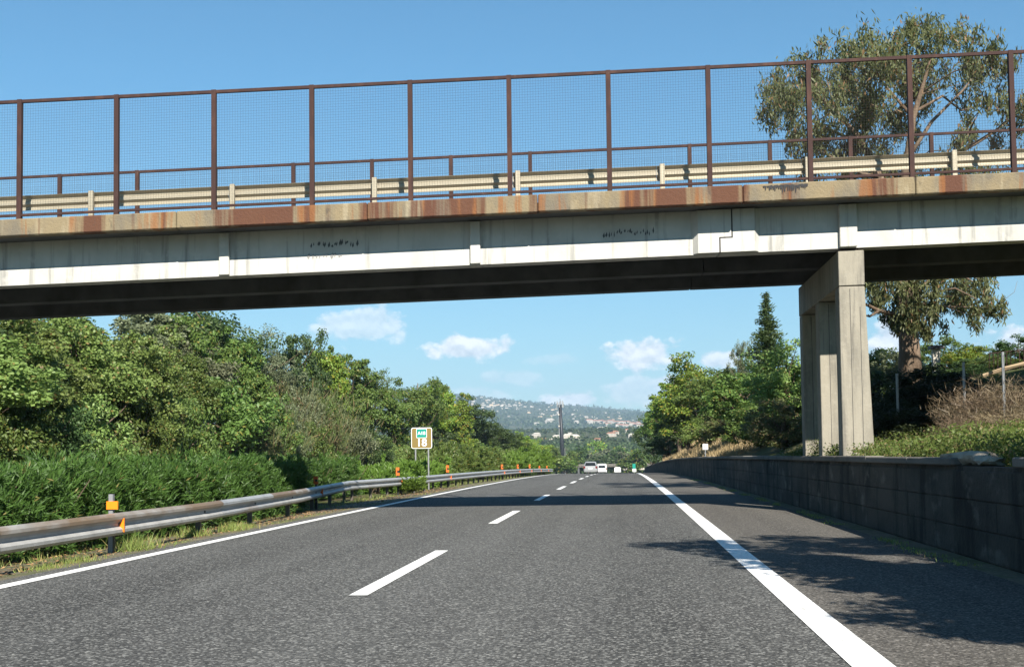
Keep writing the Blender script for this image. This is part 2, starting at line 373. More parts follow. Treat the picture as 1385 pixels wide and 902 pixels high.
def ground(x, y):
    x = np.asarray(x, float); y = np.asarray(y, float)
    z = road_z(y).copy()
    far = sstep(700, 1200, y)
    b = x/np.maximum(y, 1)
    hill = sstep(3000, 6000, y)
    g = np.clip(.706-1.96*b, .45, 1.5)
    z = z*(1-hill)+z*hill*g
    z = z+far*(vnoise(x, y, 260)*6*(1-hill)+vnoise(x, y, 900)*10*(1-hill)*sstep(1200, 2500, y)+vnoise(x, y, 420)*7*hill+vnoise(x+300, y, 130)*3*hill)
    near = 1-far
    lo = np.where((x > -11.2) & (x < -6.6), -.11, 0.0)+np.where((x < -20.2) & (x > -22.5), -.1, 0.0)
    cut = 1-sstep(230, 420, y)
    bank = 3.6*sstep(-21.6, -29, x)*(.25+.75*cut)+.25*vnoise(x, y, 5)*sstep(-22, -26, x)
    ra = np.interp(x, [4.2, 5.6, 7, 8.5, 12, 22, 60], [0, .12, .8, 2.0, 2.7, 4.4, 5.8])
    rl_ = np.interp(x, [4.2, 5.6, 8.6, 10.5, 14, 22, 60], [0, .1, .45, .8, 1.9, 4.8, 5.8])
    k0 = sstep(29, 35, y); ra = rl_*(1-k0)+ra*k0
    rb = np.interp(x, [4.2, 6, 9, 14, 40], [0, .6, 2.6, 3.2, 3.5])
    k = sstep(45, 75, y)
    right = np.where(x >= 4.12, (1.02+ra*(1-k)+rb*k)*(1-sstep(215, 245, y)*.9)+.06*vnoise(x*3, y*3, 2)*sstep(5.2, 6, x), 0)
    return z+near*(lo+bank+right)-.02
def gz(x, y): return float(ground(x, y))

cx = [-400, -300, -220, -160, -120, -95, -75, -60, -50, -42, -36, -32, -30]+list(np.arange(-29, -20, .75))+[-20.25, -20.0, -16, -11.25, -11.1, -10, -9, -8, -7.2, -6.7, -6.5, -3, 0, 3, 3.7, 4.07, 4.17, 4.4]+list(np.arange(4.8, 14, .6))+[15, 17, 19, 22, 26, 32, 40, 50, 62, 78, 100, 130, 170, 220, 300, 400]
ry = list(np.arange(-80, 0, 8.))+list(np.arange(0, 70, 1.5))+list(np.arange(70, 260, 5.))+list(np.arange(260, 700, 20.))+list(np.arange(700, 1300, 40.))+list(np.arange(1300, 4000, 110.))+list(np.arange(4000, 10000, 160.))+[10500, 11500, 12500]
CX, RY = np.meshgrid(np.array(cx), np.array(ry))
GX = CX*(1+np.maximum(0, (RY-350)/350))
GV = np.stack([GX, RY, ground(GX, RY)], -1).reshape(-1, 3)
nc, nr = len(cx), len(ry)
ii = (np.arange(nr-1)[:, None]*nc+np.arange(nc-1)[None, :]).ravel()
me = np_mesh('ground', GV, np.stack([ii, ii+1, ii+1+nc, ii+nc], 1), smooth=True)
def ground_mat():
    m, N, L, P = nodes('ground_cover')
    col = mixc(N, L, noise_fac(N, L, .6, lo=.42, hi=.6), (.085, .072, .042), (.060, .082, .024))
    k = N.new('ShaderNodeMath'); k.operation = 'MULTIPLY'; k.inputs[1].default_value = .7; L.new(noise_fac(N, L, 2.2, lo=.5, hi=.7), k.inputs[0])
    col = mixc(N, L, k.outputs[0], col, (.17, .135, .075))
    farc = mixc(N, L, noise_fac(N, L, .012, lo=.4, hi=.62, detail=8), (.045, .065, .028), (.095, .095, .050))
    farc = mixc(N, L, noise_fac(N, L, .05, lo=.52, hi=.7, detail=4), farc, (.03, .045, .022))
    tc = N.new('ShaderNodeTexCoord'); s = N.new('ShaderNodeSeparateXYZ'); L.new(tc.outputs['Object'], s.inputs[0])
    r = N.new('ShaderNodeMapRange'); r.inputs[1].default_value = 250; r.inputs[2].default_value = 600; L.new(s.outputs[1], r.inputs[0])
    L.new(mixc(N, L, r.outputs[0], col, farc), P.inputs['Base Color'])
    P.inputs['Roughness'].default_value = .95; P.inputs['Specular IOR Level'].default_value = .1
    bump(N, L, P, noise_fac(N, L, 9, lo=0, hi=1), .6, .05)
    return m
tag(link('ground', me, ground_mat()), kind='structure')

# ------------------------------------------------------------------ roads
YS = list(np.arange(-60, 140, 2.))+list(np.arange(140, 660, 10.))
def strip(x0, x1, lift, ys):
    mb = MB(); V = []; F = []
    for y in ys:
        z = float(road_z(y))+lift; V += [(x0, y, z), (x1, y, z)]
    F = [(2*i, 2*i+1, 2*i+3, 2*i+2) for i in range(len(ys)-1)]
    return mb.add(V, F)
XL, XC, XR = -6.16, -2.39, 1.42            # line centres
road = strip(-6.5, 1.56, .004, YS).obj('road', MT['asphalt']); tag(road, kind='structure')
sh = strip(1.56, 3.64, .004, YS).obj('hard_shoulder', MT['asphalt_shoulder']); tag(sh, kind='structure')
ysl = [y for y in YS if y <= 400]
strip(XL-.09, XL+.09, .010, ysl).obj('edge_line', MT['paint'], road)
strip(XR-.125, XR+.125, .010, ysl).obj('edge_line', MT['paint'], road)
# dashes: a stroke every 12 m, phased on the photograph
def ground_hit(u, v):
    d = ray(u, v); t = 1.0
    lo, hi = 2.0, 200.0
    for k in range(60):
        y = (lo+hi)/2; z = CAM_H+d[2]*(y/d[1])
        if z > float(road_z(y)): lo = y
        else: hi = y
    return y
d0 = ground_hit(478, 806); d1 = ground_hit(672, 706); d2 = ground_hit(598, 745); d3 = ground_hit(730, 677)
print('dash', d0, d2, d1, d3)
per = (d3-d0)/2; ln = (d2-d0)
y = d0-per
while y < 380:
    n = 4
    strip(XC-.085, XC+.085, .010, [y+ln*i/n for i in range(n+1)]).obj('lane_dash', MT['paint'], road)
    y += per
opp = strip(-20.0, -11.3, .004, [y for y in YS]).obj('opposite_carriageway', MT['asphalt']); tag(opp, kind='structure')
strip(-11.75, -11.6, .010, ysl).obj('edge_line', MT['paint'], opp)
strip(-19.6, -19.45, .010, ysl).obj('edge_line', MT['paint'], opp)
vg = strip(-7.9, -6.5, .0, [y for y in YS if y < 140])
vg.v = [(x, y, z+(.004 if x > -7 else -.095)) for (x, y, z) in vg.v]
tag(vg.obj('verge', MT['verge']), kind='structure')
gut = strip(3.64, 4.02, -.012, [y for y in YS if y < 240]).obj('gutter', MT['verge']); tag(gut, kind='structure')

# ------------------------------------------------------------------ overpass
D1 = 23.9; SK = math.radians(-3.2)
BU = np.array((math.cos(SK), -math.sin(SK))); BV = np.array((math.sin(SK), math.cos(SK)))
BO = np.array((0.0, D1))
def hit_plane(u, v, voff):
    """pixel -> (u along the bridge, z) on the vertical plane v=voff of the bridge"""
    d = ray(u, v); t = (BO@BV+voff)/(d[:2]@BV)
    p = np.array((0, 0, CAM_H))+d*t
    return float((p[:2]-BO)@BU), float(p[2])
ua, za = hit_plane(0, 387, 0); ub, zb = hit_plane(1385, 325, 0)
SL = (zb-za)/(ub-ua); Z0 = za-SL*ua
print('bridge slope', SL, 'bottom', Z0)
def B(u, v, w):
    p = BO+BU*u+BV*v; return (p[0], p[1], Z0+SL*u+w)
def Bflat(u, v, z):
    p = BO+BU*u+BV*v; return (p[0], p[1], z)
def wof(u, v, voff):
    a, z = hit_plane(u, v, voff); return a, z-(Z0+SL*a)
W_PB = wof(640, 290.5, -.72)[1]; W_PT = wof(640, 267, -.72)[1]
W_FT = wof(640, 107, -.62)[1]
print('parapet', W_PB, W_PT, 'fence top', W_FT)
UL, UR = -27.0, 17.0
UJ = wof(973, 345, 0)[0]                 # half joint in the girders
UP = wof(1147, 330, 0)[0]                # rib over the pier
bridge = empty('overpass', (0, D1, 0), 'weathered concrete road bridge crossing overhead with rust-stained edge and pier at right', 'bridge')
GT = .40
def girder(v0, near):
    for (a, b) in ((UL, UJ-.012), (UJ+.012, UR)):
        mb = MB(B)
        hw = W_PB+.02
        # web with a slightly wider, chamfered foot
        prof = [(v0+.04, hw), (v0+.04, .36), (v0, .30), (v0, 0), (v0+GT, 0), (v0+GT, .30), (v0+GT-.04, .36), (v0+GT-.04, hw)]
        nj = .23 if True else 0
        n = len(prof)
        ustart = [(a-(0 if a == UL else 0)) for _ in prof]; uend = [b for _ in prof]
        # half joint: the upper half of the joint lies further right
        if b < UR: uend = [b+(.24 if w > .30 else 0) for (_, w) in prof]
        if a > UL: ustart = [a+(.24 if w > .30 else 0) for (_, w) in prof]
        V = [(ustart[i], *prof[i]) for i in range(n)]+[(uend[i], *prof[i]) for i in range(n)]
        F = [tuple(range(n)), tuple(range(n, 2*n))[::-1]]+[(i, n+i, n+(i+1) % n, (i+1) % n) for i in range(n)]
        mb.add(V, F)
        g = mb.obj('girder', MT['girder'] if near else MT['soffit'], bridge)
        if near:
            def rib(px, w0, w1, wd, out=.075):
                u = wof(px, 345, 0)[0]
                if not (a < u < b): return
                MB(B).hexa([(u-wd/2, v0-out, w0), (u+wd/2, v0-out, w0), (u+wd/2, v0+.1, w0), (u-wd/2, v0+.1, w0),
                            (u-wd/2, v0-out, w1), (u+wd/2, v0-out, w1), (u+wd/2, v0+.1, w1), (u-wd/2, v0+.1, w1)]).obj('stiffener_rib', MT['girder'], g, bevel=.012)
            for px in (-40, 304, 643): rib(px, .012, hw-.02, .20)
            rib(1147, .012, hw-.02, .34, .10)
            rib(1480, .012, hw-.02, .20)
            # thickened ends beside the half joint, with sloping cheeks
            ua_ = wof(934, 345, 0)[0]; uc_ = wof(1030, 345, 0)[0]
            if b < UR: lo, hi, s = ua_, UJ-.014, -1
            else: lo, hi, s = UJ+.014, uc_, 1
            ou = .11; ch = .14; mb2 = MB(B)
            for (w0, w1, sh_) in ((.014, .30, 0), (.30, hw-.02, .24)):
                l2, h2 = (lo, hi+sh_) if s < 0 else (lo+sh_, hi)
                if s < 0: poly = [(l2, v0+.06), (l2+ch, v0-ou), (h2, v0-ou), (h2, v0+.06)]
                else: poly = [(l2, v0+.06), (l2, v0-ou), (h2-ch, v0-ou), (h2, v0+.06)]
                mb2.prism(poly, w0, w1)
            mb2.obj('girder_end_block', MT['girder'], g)
            if b < UR:
                for nm, bb in (('joint_gap', (UJ-.012, UJ+.012, .02, .30)), ('joint_gap', (UJ-.012, UJ+.252, .288, .312)), ('joint_gap', (UJ+.228, UJ+.252, .312, hw-.03))):
                    MB(B).box(bb[0], bb[1], v0-.114, v0-.02, bb[2], bb[3]).obj(nm, soot, g)
soot = plain('black_mark', (.025, .025, .028), .8)
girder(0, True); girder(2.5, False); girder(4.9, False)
VE = -.72; VF = 5.65
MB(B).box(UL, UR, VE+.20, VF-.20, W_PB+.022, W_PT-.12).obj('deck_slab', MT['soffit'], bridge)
pb = MB(B)                               # near edge beam, drawn in pours with small joints and chips
rng = random.Random(7)
u = UL; cuts = [UL]
while u < UR: u += rng.uniform(3.2, 4.6); cuts.append(min(u, UR))
for a, b in zip(cuts, cuts[1:]):
    if b-a < .2: continue
    j = rng.uniform(-.008, .008)
    MB(B).hexa([(a+.006, VE+j, W_PB), (b-.006, VE-j, W_PB+rng.uniform(-.012, .004)), (b-.006, VE+.24, W_PB), (a+.006, VE+.24, W_PB),
                (a+.006, VE+j, W_PT+j), (b-.006, VE-j, W_PT), (b-.006, VE+.45, W_PT), (a+.006, VE+.45, W_PT+j)]).obj('edge_beam', MT['parapet'], bridge, bevel=.02)
    MB(B).box(a+.006, b-.006, VF-.24, VF, W_PB, W_PT).obj('edge_beam', MT['parapet'], bridge)
# black soot and scrawl on the girder and edge
def scrawl(name, px, py, voff, w, h, n, seed, mat, parent):
    r = random.Random(seed); u0, w0 = wof(px, py, voff); mb = MB(B)
    for k in range(n):
        a = u0+w*(k+.5)/n-w/2+r.uniform(-.02, .02); ww = w/n*r.uniform(.4, .95); b0 = w0+r.uniform(-.5, .5)*h
        hh = r.uniform(.03, .085)
        pts = [(a-ww/2, b0), (a-ww*.1, b0-hh*.7), (a+ww/2, b0+r.uniform(-.02, .02)), (a+ww*.2, b0+hh)]
        mb.add([(x, voff-.004, y) for x, y in pts], [(0, 1, 2, 3)])
    o = mb.obj(name, mat, parent); o['kind'] = 'stuff'; return o
faded = plain('faded_scrawl', (.085, .088, .095), .9)
scrawl('graffiti', 452, 331, .036, .95, .07, 17, 3, faded, bridge)
scrawl('graffiti', 440, 347, -.001, .75, .03, 10, 5, plain('faint_scrawl', (.2, .2, .2), .9), bridge)
scrawl('graffiti', 850, 315, .036, 1.0, .10, 20, 8, faded, bridge)
def drips(px, py, w, n, seed):
    r = random.Random(seed); u0, w0 = wof(px, py, VE); mb = MB(B)
    for k in range(n):
        a = u0-w/2+w*k/n; b = a+w/n*r.uniform(.9, 1.5); t = W_PT-.035-r.uniform(0, .02); h = r.uniform(.05, .20)*(1-.5*abs(2*k/n-1))
        mb.add([(a, VE-.013, t), (a+(b-a)*.25, VE-.013, t-h), (b-(b-a)*.3, VE-.013, t-h*r.uniform(.7, 1)), (b, VE-.013, t)], [(0, 1, 2, 3)])
    o = mb.obj('soot_stain', soot, bridge); o['kind'] = 'stuff'
drips(1062, 246, .85, 24, 9)
# pier: three columns under a cap beam
xl1 = float(at_x(1137, 480, 4.62)[0])
UPL = wof(1134, 360, 0)[0]; UPR = wof(1169, 360, 0)[0]
WCAP = -.05; WCB = wof(1150, 386, 0)[1]
def PF(u, v, z):                         # the pier stands parallel to the motorway
    p = BO+BU*u; return (p[0], p[1]+v, z)
def PB(u, v, w):
    p = BO+BU*u; return (p[0], p[1]+v, Z0+SL*u+w)
def pier(us, full=True):
    for v0 in (0.02, 2.5, 4.9):
        zt = Z0+SL*us+WCB-.01; p = BO+BU*us+BV*v0; zb_ = gz(p[0]+.3, p[1])-.5
        wt = UPR-UPL; wb = wt+.13
        c = MB(PF).hexa([(us+.003, v0, zb_), (us+wb, v0, zb_), (us+wb, v0+.46, zb_), (us+.003, v0+.46, zb_),
                        (us+.003, v0, zt), (us+wt, v0, zt), (us+wt, v0+.46, zt), (us+.003, v0+.46, zt)]).obj('column', MT['column'], bridge, bevel=.012)
        for k, fr in enumerate((.42, .8)):     # construction joints running up the face
            MB(PF).box(us+wt*fr-.004, us+wt*fr+.005, v0-.003, v0+.01, zb_+.4+.3*k, zt-.05-.35*k).obj('formwork_joint', soot, c)
        MB(PB).box(us+.06, us+wt-.10, v0+.04, v0+.36, WCAP+.002, -.003).obj('bearing', MT['rust'], bridge)
    MB(PB).box(us, us+(UPR-UPL), 0.0, 5.40, WCB, WCAP).obj('cap_beam', MT['column'], bridge, bevel=.008)
pier(UPL)
pier(-22.6)
for us in (UL-1.0, UR-.6):
    p = BO+BU*us; mb = MB(Bflat); mb.box(us, us+1.6, -.4, 6.0, gz(p[0], p[1]+3)-1.5, Z0+SL*us-.06).obj('abutment', MT['soffit'], bridge)

# fences on both edges
def fence(voff, label, posts_px, ref_v, u_first, n, step, front):
    root = empty('bridge_fence', B(u_first, voff, W_PT), label, 'fence', 'rusty mesh fences on the overpass')
    hgt = W_FT-W_PT
    # panel mesh is shared
    for i in range(n):
        u = u_first+i*step
        MB(B).box(u-.045, u+.045, voff-.045, voff+.045, W_PT-.02, W_FT+.03).obj('post', MT['rust'], root)
    wire = MB(); h0, h1 = .10, hgt-.05; L_ = step-.10; rr = .0016; pitch = .052
    k = 0
    nv = int(L_/pitch); nh = int((h1-h0)/pitch)
    def bar(a, b):
        a = Vector(a); b = Vector(b); t = (b-a).normalized(); s1 = t.cross(Vector((0, 1, 0))).normalized()*rr; s2 = Vector((0, rr, 0))
        V = [a+s1, a+s2, a-s1, a-s2, b+s1, b+s2, b-s1, b-s2]
        wire.add(V, [(0, 1, 5, 4), (1, 2, 6, 5), (2, 3, 7, 6), (3, 0, 4, 7)])
    for i in range(nv+1):
        x = .05+i*pitch; bar((x, -.003, h0+SL*x), (x, -.003, h1+SL*x))
    for i in range(nh+1):
        z = h0+i*pitch; bar((.05, .003, z+SL*.05), (step-.05, .003, z+SL*(step-.05)))
    wm = wire.mesh('wire_mesh')
    for i in range(n-1):
        u = u_first+i*step
        MB(B).box(u+.046, u+step-.046, voff-.03, voff+.03, W_FT-.035, W_FT+.025).obj('top_rail', MT['rust'], root)
        MB(B).box(u+.046, u+step-.046, voff-.025, voff+.025, W_PT+.06, W_PT+.105).obj('bottom_rail', MT['rust'], root)
        o = link('wire_mesh', wm, MT['wire'], root, Vector(B(u, voff, W_PT))-root.location)
        o.rotation_euler.z = -SK; o['kind'] = 'stuff'
VFN = -.62
up = [hit_plane(px, 190, VFN)[0] for px in (27, 158, 293, 429, 564, 698, 831, 967, 1103, 1241, 1370)]
stepf = (up[-1]-up[0])/10
fence(VFN, 'near rusty mesh fence standing along the stained concrete bridge edge', None, None, up[0]-3*stepf, 17, stepf, True)
VFF = VF-.28
upf = [hit_plane(px, 235, VFF)[0] for px in (81, 185, 293, 401, 508, 615, 720, 935, 1043, 1151)]
stepff = (upf[-1]-upf[0])/10
print('steps', stepf, stepff, [round(x, 2) for x in upf])
# far fence top from the photograph
wft = wof(722, 207, VFF)[1]; print('far top', wft, W_FT)
_keep = W_FT; W_FT = wft
fence(VFF, 'far rusty mesh fence on the bridge, lower behind the cream crash barrier', None, None, upf[0]-4*stepff, 19, stepff, False)
W_FT = _keep
# crash barrier on the bridge
WPROF = [(0, .31), (.035, .30), (.078, .265), (.082, .225), (.018, .175), (.018, .135), (.082, .085), (.078, .045), (.035, .01), (0, 0),
         (-.004, .004), (.031, .014), (.073, .048), (.077, .083), (.013, .133), (.013, .177), (.077, .227), (.073, .262), (.031, .296), (-.004, .306)]
VG = .46
gp = [hit_plane(px, 240, VG)[0] for px in (125, 320, 511, 706, 897, 1092, 1290)]
stg = (gp[-1]-gp[0])/6
wgt = wof(706, 233, VG)[1]; print('guard step', stg, 'top', wgt-W_PT)
br = empty('bridge_crash_barrier', B(0, VG, W_PT), 'cream double-wave crash barrier on the bridge behind the near mesh fence', 'crash barrier')
u = gp[0]-4*stg
while u < UR-1:
    MB(B).box(u-.05, u+.05, VG-.10, VG-.012, W_PT-.16, wgt+.015).obj('post', MT['bridge_rail'], br, bevel=.008)
    prof = [(-o, z) for o, z in WPROF]      # waves towards the bridge carriageway
    a = B(u-.1, VG, wgt-.315); b = B(u+stg-.104, VG, wgt-.315)
    mbx = MB(); mbx.sweep(prof, [a, b]); mbx.obj('beam', MT['bridge_rail'], br)
    u += stg

# ------------------------------------------------------------------ retaining wall
XW = 4.0; WT = 1.16
wall = empty('retaining_wall', (XW+.15, 20, 0), 'low dark concrete retaining wall running along the right shoulder', 'wall')
rng = random.Random(11)
ch = .335
core = MB()
ysw = [2+2.0*i for i in range(int(228/2)+1)]
V = []; F = []
for y in ysw:
    z = float(road_z(y)); V += [(XW+.025, y, z-.2), (XW+.24, y, z-.2), (XW+.24, y, z+WT-.105), (XW+.025, y, z+WT-.105)]
for i in range(len(ysw)-1):
    a = 4*i; F += [(a, a+4, a+7, a+3), (a+3, a+7, a+6, a+2), (a+1, a+2, a+6, a+5)]
F += [(0, 3, 2, 1), tuple(4*(len(ysw)-1)+k for k in range(4))]
core.add(V, F).obj('wall_core', MT['wall'], wall)
for c in range(3):                       # block courses, as far as they can be told apart
    y = 5.0+(c % 2)*.8
    while y < 62:
        Lb = rng.uniform(2.6, 4.4); z = float(road_z(y)); o = rng.uniform(-.006, .008)
        z1 = float(road_z(y+Lb)); c0, c1 = c*ch+.005, (c+1)*ch-.005
        MB().hexa([(XW+o, y+.005, z+c0), (XW+.06, y+.005, z+c0), (XW+.06, y+Lb-.005, z1+c0), (XW+o, y+Lb-.005, z1+c0),
                   (XW+o, y+.005, z+c1), (XW+.06, y+.005, z+c1), (XW+.06, y+Lb-.005, z1+c1), (XW+o, y+Lb-.005, z1+c1)]).obj('block', MT['wall'], wall, bevel=.006)
        y += Lb
yb0, yb1 = at_x(1375, 620, XW)[1], at_x(1290, 620, XW)[1]      # the coping is broken away here
print('broken coping', yb0, yb1)
y = 3.0
while y < 225:
    Lb = 2.9; z = float(road_z(y)); z1 = float(road_z(y+Lb))
    a, b = y+.01, y+Lb-.01
    if b > yb0 and a < yb1:
        if a < yb0-.4: b = yb0
        elif b > yb1+.4: a = yb1
        else: y += Lb; continue
    t = rng.uniform(-.008, .008)
    MB().hexa([(XW-.05, a, z+WT-.10), (XW+.26, a, z+WT-.10), (XW+.26, b, z1+WT-.10), (XW-.05, b, z1+WT-.10),
               (XW-.05, a, z+WT+t), (XW+.26, a, z+WT+t), (XW+.26, b, z1+WT+t), (XW-.05, b, z1+WT+t)]).obj('coping_slab', MT['coping'], wall, bevel=.015)
    y += Lb
def rock(name, c, s, seed, mat, label, rz=0):
    r = np.random.RandomState(seed)
    import bmesh
    bm = bmesh.new(); bmesh.ops.create_icosphere(bm, subdivisions=2, radius=1)
    for v in bm.verts:
        p = np.array(v.co); k = 1/np.max(np.abs(p))**.75
        q = p*k*(1+.12*r.randn()); v.co = Vector((q[0]*s[0], q[1]*s[1], q[2]*s[2]))
    me = bpy.data.meshes.new(name); bm.to_mesh(me); bm.free()
    o = link(name, me, mat); o.location = c; o.rotation_euler = (0, .05, rz)
    return tag(o, label, 'rubble', 'broken coping rubble on the retaining wall')
for i, (px, s, lb) in enumerate(((1308, (.22, .55, .085), 'largest broken slab of coping lying flat on the retaining wall'),
                                 (1332, (.15, .32, .06), 'smaller broken chunk of coping lying right of the big slab'))):
    y = at_x(px, 620, XW+.2)[1]
    rock('concrete_rubble', (XW+.24, y, float(road_z(y))+WT-.105+s[2]*.9), s, 5+i, MT['stone'], lb, .2-.3*i)

# ------------------------------------------------------------------ leaves
def unit(n, R):
    v = R.normal(size=(n, 3)); return v/np.linalg.norm(v, axis=1, keepdims=True)
def leaf_quads(C, T, N_, L_, W_):
    T = T/np.linalg.norm(T, axis=1, keepdims=True)
    S = np.cross(N_, T); S /= np.linalg.norm(S, axis=1, keepdims=True)+1e-9
    L_ = np.broadcast_to(L_, len(C))[:, None]; W_ = np.broadcast_to(W_, len(C))[:, None]
    a = C-T*L_/2; b = C-T*L_*.08+S*W_/2; c = C+T*L_/2; d = C-T*L_*.08-S*W_/2
    V = np.stack([a, b, c, d], 1).reshape(-1, 3)
    return V, np.arange(len(C)*4).reshape(-1, 4)
def leaf_mesh(name, C, T, N_, L_, W_, R, clump_id=None):
    V, Q = leaf_quads(C, T, N_, L_, W_)
    lr = R.uniform(0, 1, len(C))
    if clump_id is not None: lr = np.clip(.55*lr+.45*np.random.RandomState(3).uniform(0, 1, clump_id.max()+1)[clump_id], 0, .9999)
    return np_mesh(name, V, Q, lr)
def crown_points(R, rad, ncl, per, csize, fill=.45, lump=.22, flat=.75, squash_bottom=.0):
    """clump centres spread through an uneven ellipsoid; leaves gathered round each centre"""
    D = unit(ncl, R); ph = R.uniform(0, 6.28, 6)
    mod = 1+lump*(np.sin(D[:, 0]*3.1+ph[0])+np.sin(D[:, 1]*3.7+ph[1])+np.sin(D[:, 2]*4.3+D[:, 0]*2+ph[2]))
    r = (fill+(1-fill)*R.uniform(0, 1, ncl)**.6)*mod*.82
    C = D*r[:, None]*np.array(rad)
    cs = csize*R.uniform(.6, 1.35, ncl)
    idx = np.repeat(np.arange(ncl), per)
    off = unit(len(idx), R)*(R.uniform(0, 1, len(idx))**.5)[:, None]
    off[:, 2] *= flat
    P = C[idx]+off*cs[idx][:, None]
    return C, idx, P, off
def branch_tubes(mb, root, tops, r0, R, n=5, fork=.45):
    root = np.array(root, float)
    for t in tops:
        t = np.array(t, float); mid = root+(t-root)*fork+R.normal(size=3)*.08*np.linalg.norm(t-root)*np.array((1, 1, .4))
        pts = [tuple(root), tuple((root+mid)/2+R.normal(size=3)*.03), tuple(mid), tuple((mid+t)/2+R.normal(size=3)*.05), tuple(t)]
        mb.tube(pts, [r0, r0*.8, r0*.6, r0*.4, r0*.15], n, caps=False)
def proto_broad(seed, H=8.0, W=3.0, base=.18, ncl=150, per=70, cs=.62, L_=.26, lw=.7, droop=0.0, lump=.22):
    R = np.random.RandomState(seed)
    cz = H*(base+1)/2; rz = H*(1-base)/2
    C, idx, P, off = crown_points(R, (W, W, rz), ncl, per, cs, lump=lump)
    P[:, 2] += cz; C[:, 2] += cz
    Nn = off*.8+unit(len(P), R)*.8+np.array((0, 0, .45)); Nn /= np.linalg.norm(Nn, axis=1, keepdims=True)
    T = unit(len(P), R); T[:, 2] -= droop
    T -= Nn*np.sum(T*Nn, 1, keepdims=True)
    lm = leaf_mesh('crown', P, T, Nn, L_*R.uniform(.7, 1.3, len(P)), L_*lw*R.uniform(.7, 1.2, len(P)), R, idx)
    mb = MB(); tr = H*.022+.03
    mb.tube([(0, 0, -.4), (.05*W, 0, H*.18), (-.03*W, .05*W, H*.4), (0, 0, H*.62), (.04*W, 0, H*.85)], [tr*1.25, tr, tr*.8, tr*.5, tr*.15], 7)
    sel = C[R.choice(ncl, 26, replace=False)]
    for k, t in enumerate(sel):
        z0 = min(max(t[2]-.28*H, H*.12), H*.6); branch_tubes(mb, (0, 0, z0), [t], tr*.38, R, 4)
    return mb.mesh('trunk', smooth=True), lm
def proto_strands(seed, H=3.0, W=1.4, n=1500, seg=3, thick=.022, wild=.28):
    """broom-like shrub of thin upright stems"""
    R = np.random.RandomState(seed); C = []; T = []; Ls = []
    stems = n//12
    a = R.uniform(0, 6.28, stems); s = R.uniform(0, 1, stems)**.6
    base = np.stack([np.cos(a)*s*W*.35, np.sin(a)*s*W*.35, R.uniform(.0, H*.15, stems)], 1)
    lean = np.stack([np.cos(a)*s*.55, np.sin(a)*s*.55, np.ones(stems)], 1)+R.normal(size=(stems, 3))*.10
    hh = H*R.uniform(.55, 1.05, stems)
    idx = np.repeat(np.arange(stems), 12); t = R.uniform(.15, 1, len(idx))
    P = base[idx]+lean[idx]*(hh[idx]*t)[:, None]+R.normal(size=(len(idx), 3))*.09
    T = lean[idx]+R.normal(size=(len(idx), 3))*wild
    return leaf_mesh('stems', P, T, unit(len(P), R), R.uniform(.35, .8, len(P)), thick*R.uniform(.7, 1.8, len(P)), R, idx)
def proto_conifer(seed, H=9.0, W=1.9):
    R = np.random.RandomState(seed); P = []; T = []; Nn = []; idx = []
    mb = MB(); mb.tube([(0, 0, -.4), (0, 0, H*.5), (0, 0, H*.98)], [.16, .1, .02], 7)
    k = 0
    for z in np.arange(.06*H, .985*H, .13):
        f = 1-z/H; rr = W*(f**.8)*R.uniform(.7, 1.12)
        for b in range(int(5+9*f)):
            a = R.uniform(0, 6.28); ln = rr*R.uniform(.55, 1.15)
            m = max(8, int(46*ln)); t = R.uniform(.15, 1, m)
            d = np.array((math.cos(a), math.sin(a), .32))
            q = d[None, :]*(t*ln)[:, None]+np.array((0, 0, z))+R.normal(size=(m, 3))*np.array((.09, .09, .07))
            P.append(q); tt = d[None, :]+R.normal(size=(m, 3))*.5; T.append(tt); Nn.append(unit(m, R)+np.array((0, 0, .6))); idx.append(np.full(m, k)); k += 1
    P = np.concatenate(P); T = np.concatenate(T); Nn = np.concatenate(Nn); idx = np.concatenate(idx)
    return mb.mesh('trunk', smooth=True), leaf_mesh('crown', P, T, Nn, R.uniform(.14, .26, len(P)), .07, R, idx)

P_NEAR = [proto_broad(101, ncl=210, per=210, L_=.155, cs=.52, lw=.8), proto_broad(102, ncl=190, per=220, L_=.15, cs=.56, lw=.8, lump=.28)]
P_MID = [proto_broad(s, ncl=int(c*1.25), per=95, L_=.20, cs=k*.85, lump=l) for s, c, k, l in ((1, 150, .62, .22), (2, 120, .75, .28), (3, 170, .55, .18), (4, 110, .7, .32))]
P_AIRY = [proto_broad(s, ncl=100, per=80, L_=.18, cs=.5, lw=.45, lump=.34, base=.3) for s in (21, 22)]
P_BUSH = [proto_broad(s, H=3.0, W=1.9, base=.0, ncl=100, per=110, cs=.36, L_=.13, lw=.5) for s in (31, 32)]
P_FAR = [proto_broad(s, ncl=46, per=34, L_=.62, cs=1.0, lump=.25, base=.05) for s in (41, 42, 43)]
P_BROOM = [proto_strands(s, n=1200, thick=.024) for s in (51, 52)]
P_CON = proto_conifer(61)
RT = random.Random(5)
def tree(name, label, x, y, ztop, proto, mat, width=None, group=None, z0=None, H0=8.0, W0=3.0, cat='tree', sink=0.1, grow=1.12):
    zb = gz(x, y) if z0 is None else z0
    h = max(ztop-zb, .5)*grow; s = h/H0
    w = s if width is None else width/(2*W0)
    e = empty(name, (x, y, zb-sink), label, cat, group); e.rotation_euler.z = RT.uniform(0, 6.28); e.scale = (w, w, s)
    trunk, crown = proto
    link('trunk', trunk, MT['bark'], e)
    c = link('crown', crown, mat, e); setmat(c, mat)
    return e
def tree_px(px, py, X, label, proto, mat, width, name='tree', group=None, **k):
    p = at_x(px, py, X); return tree(name, label, p[0], p[1], p[2], proto, mat, width, group, **k)

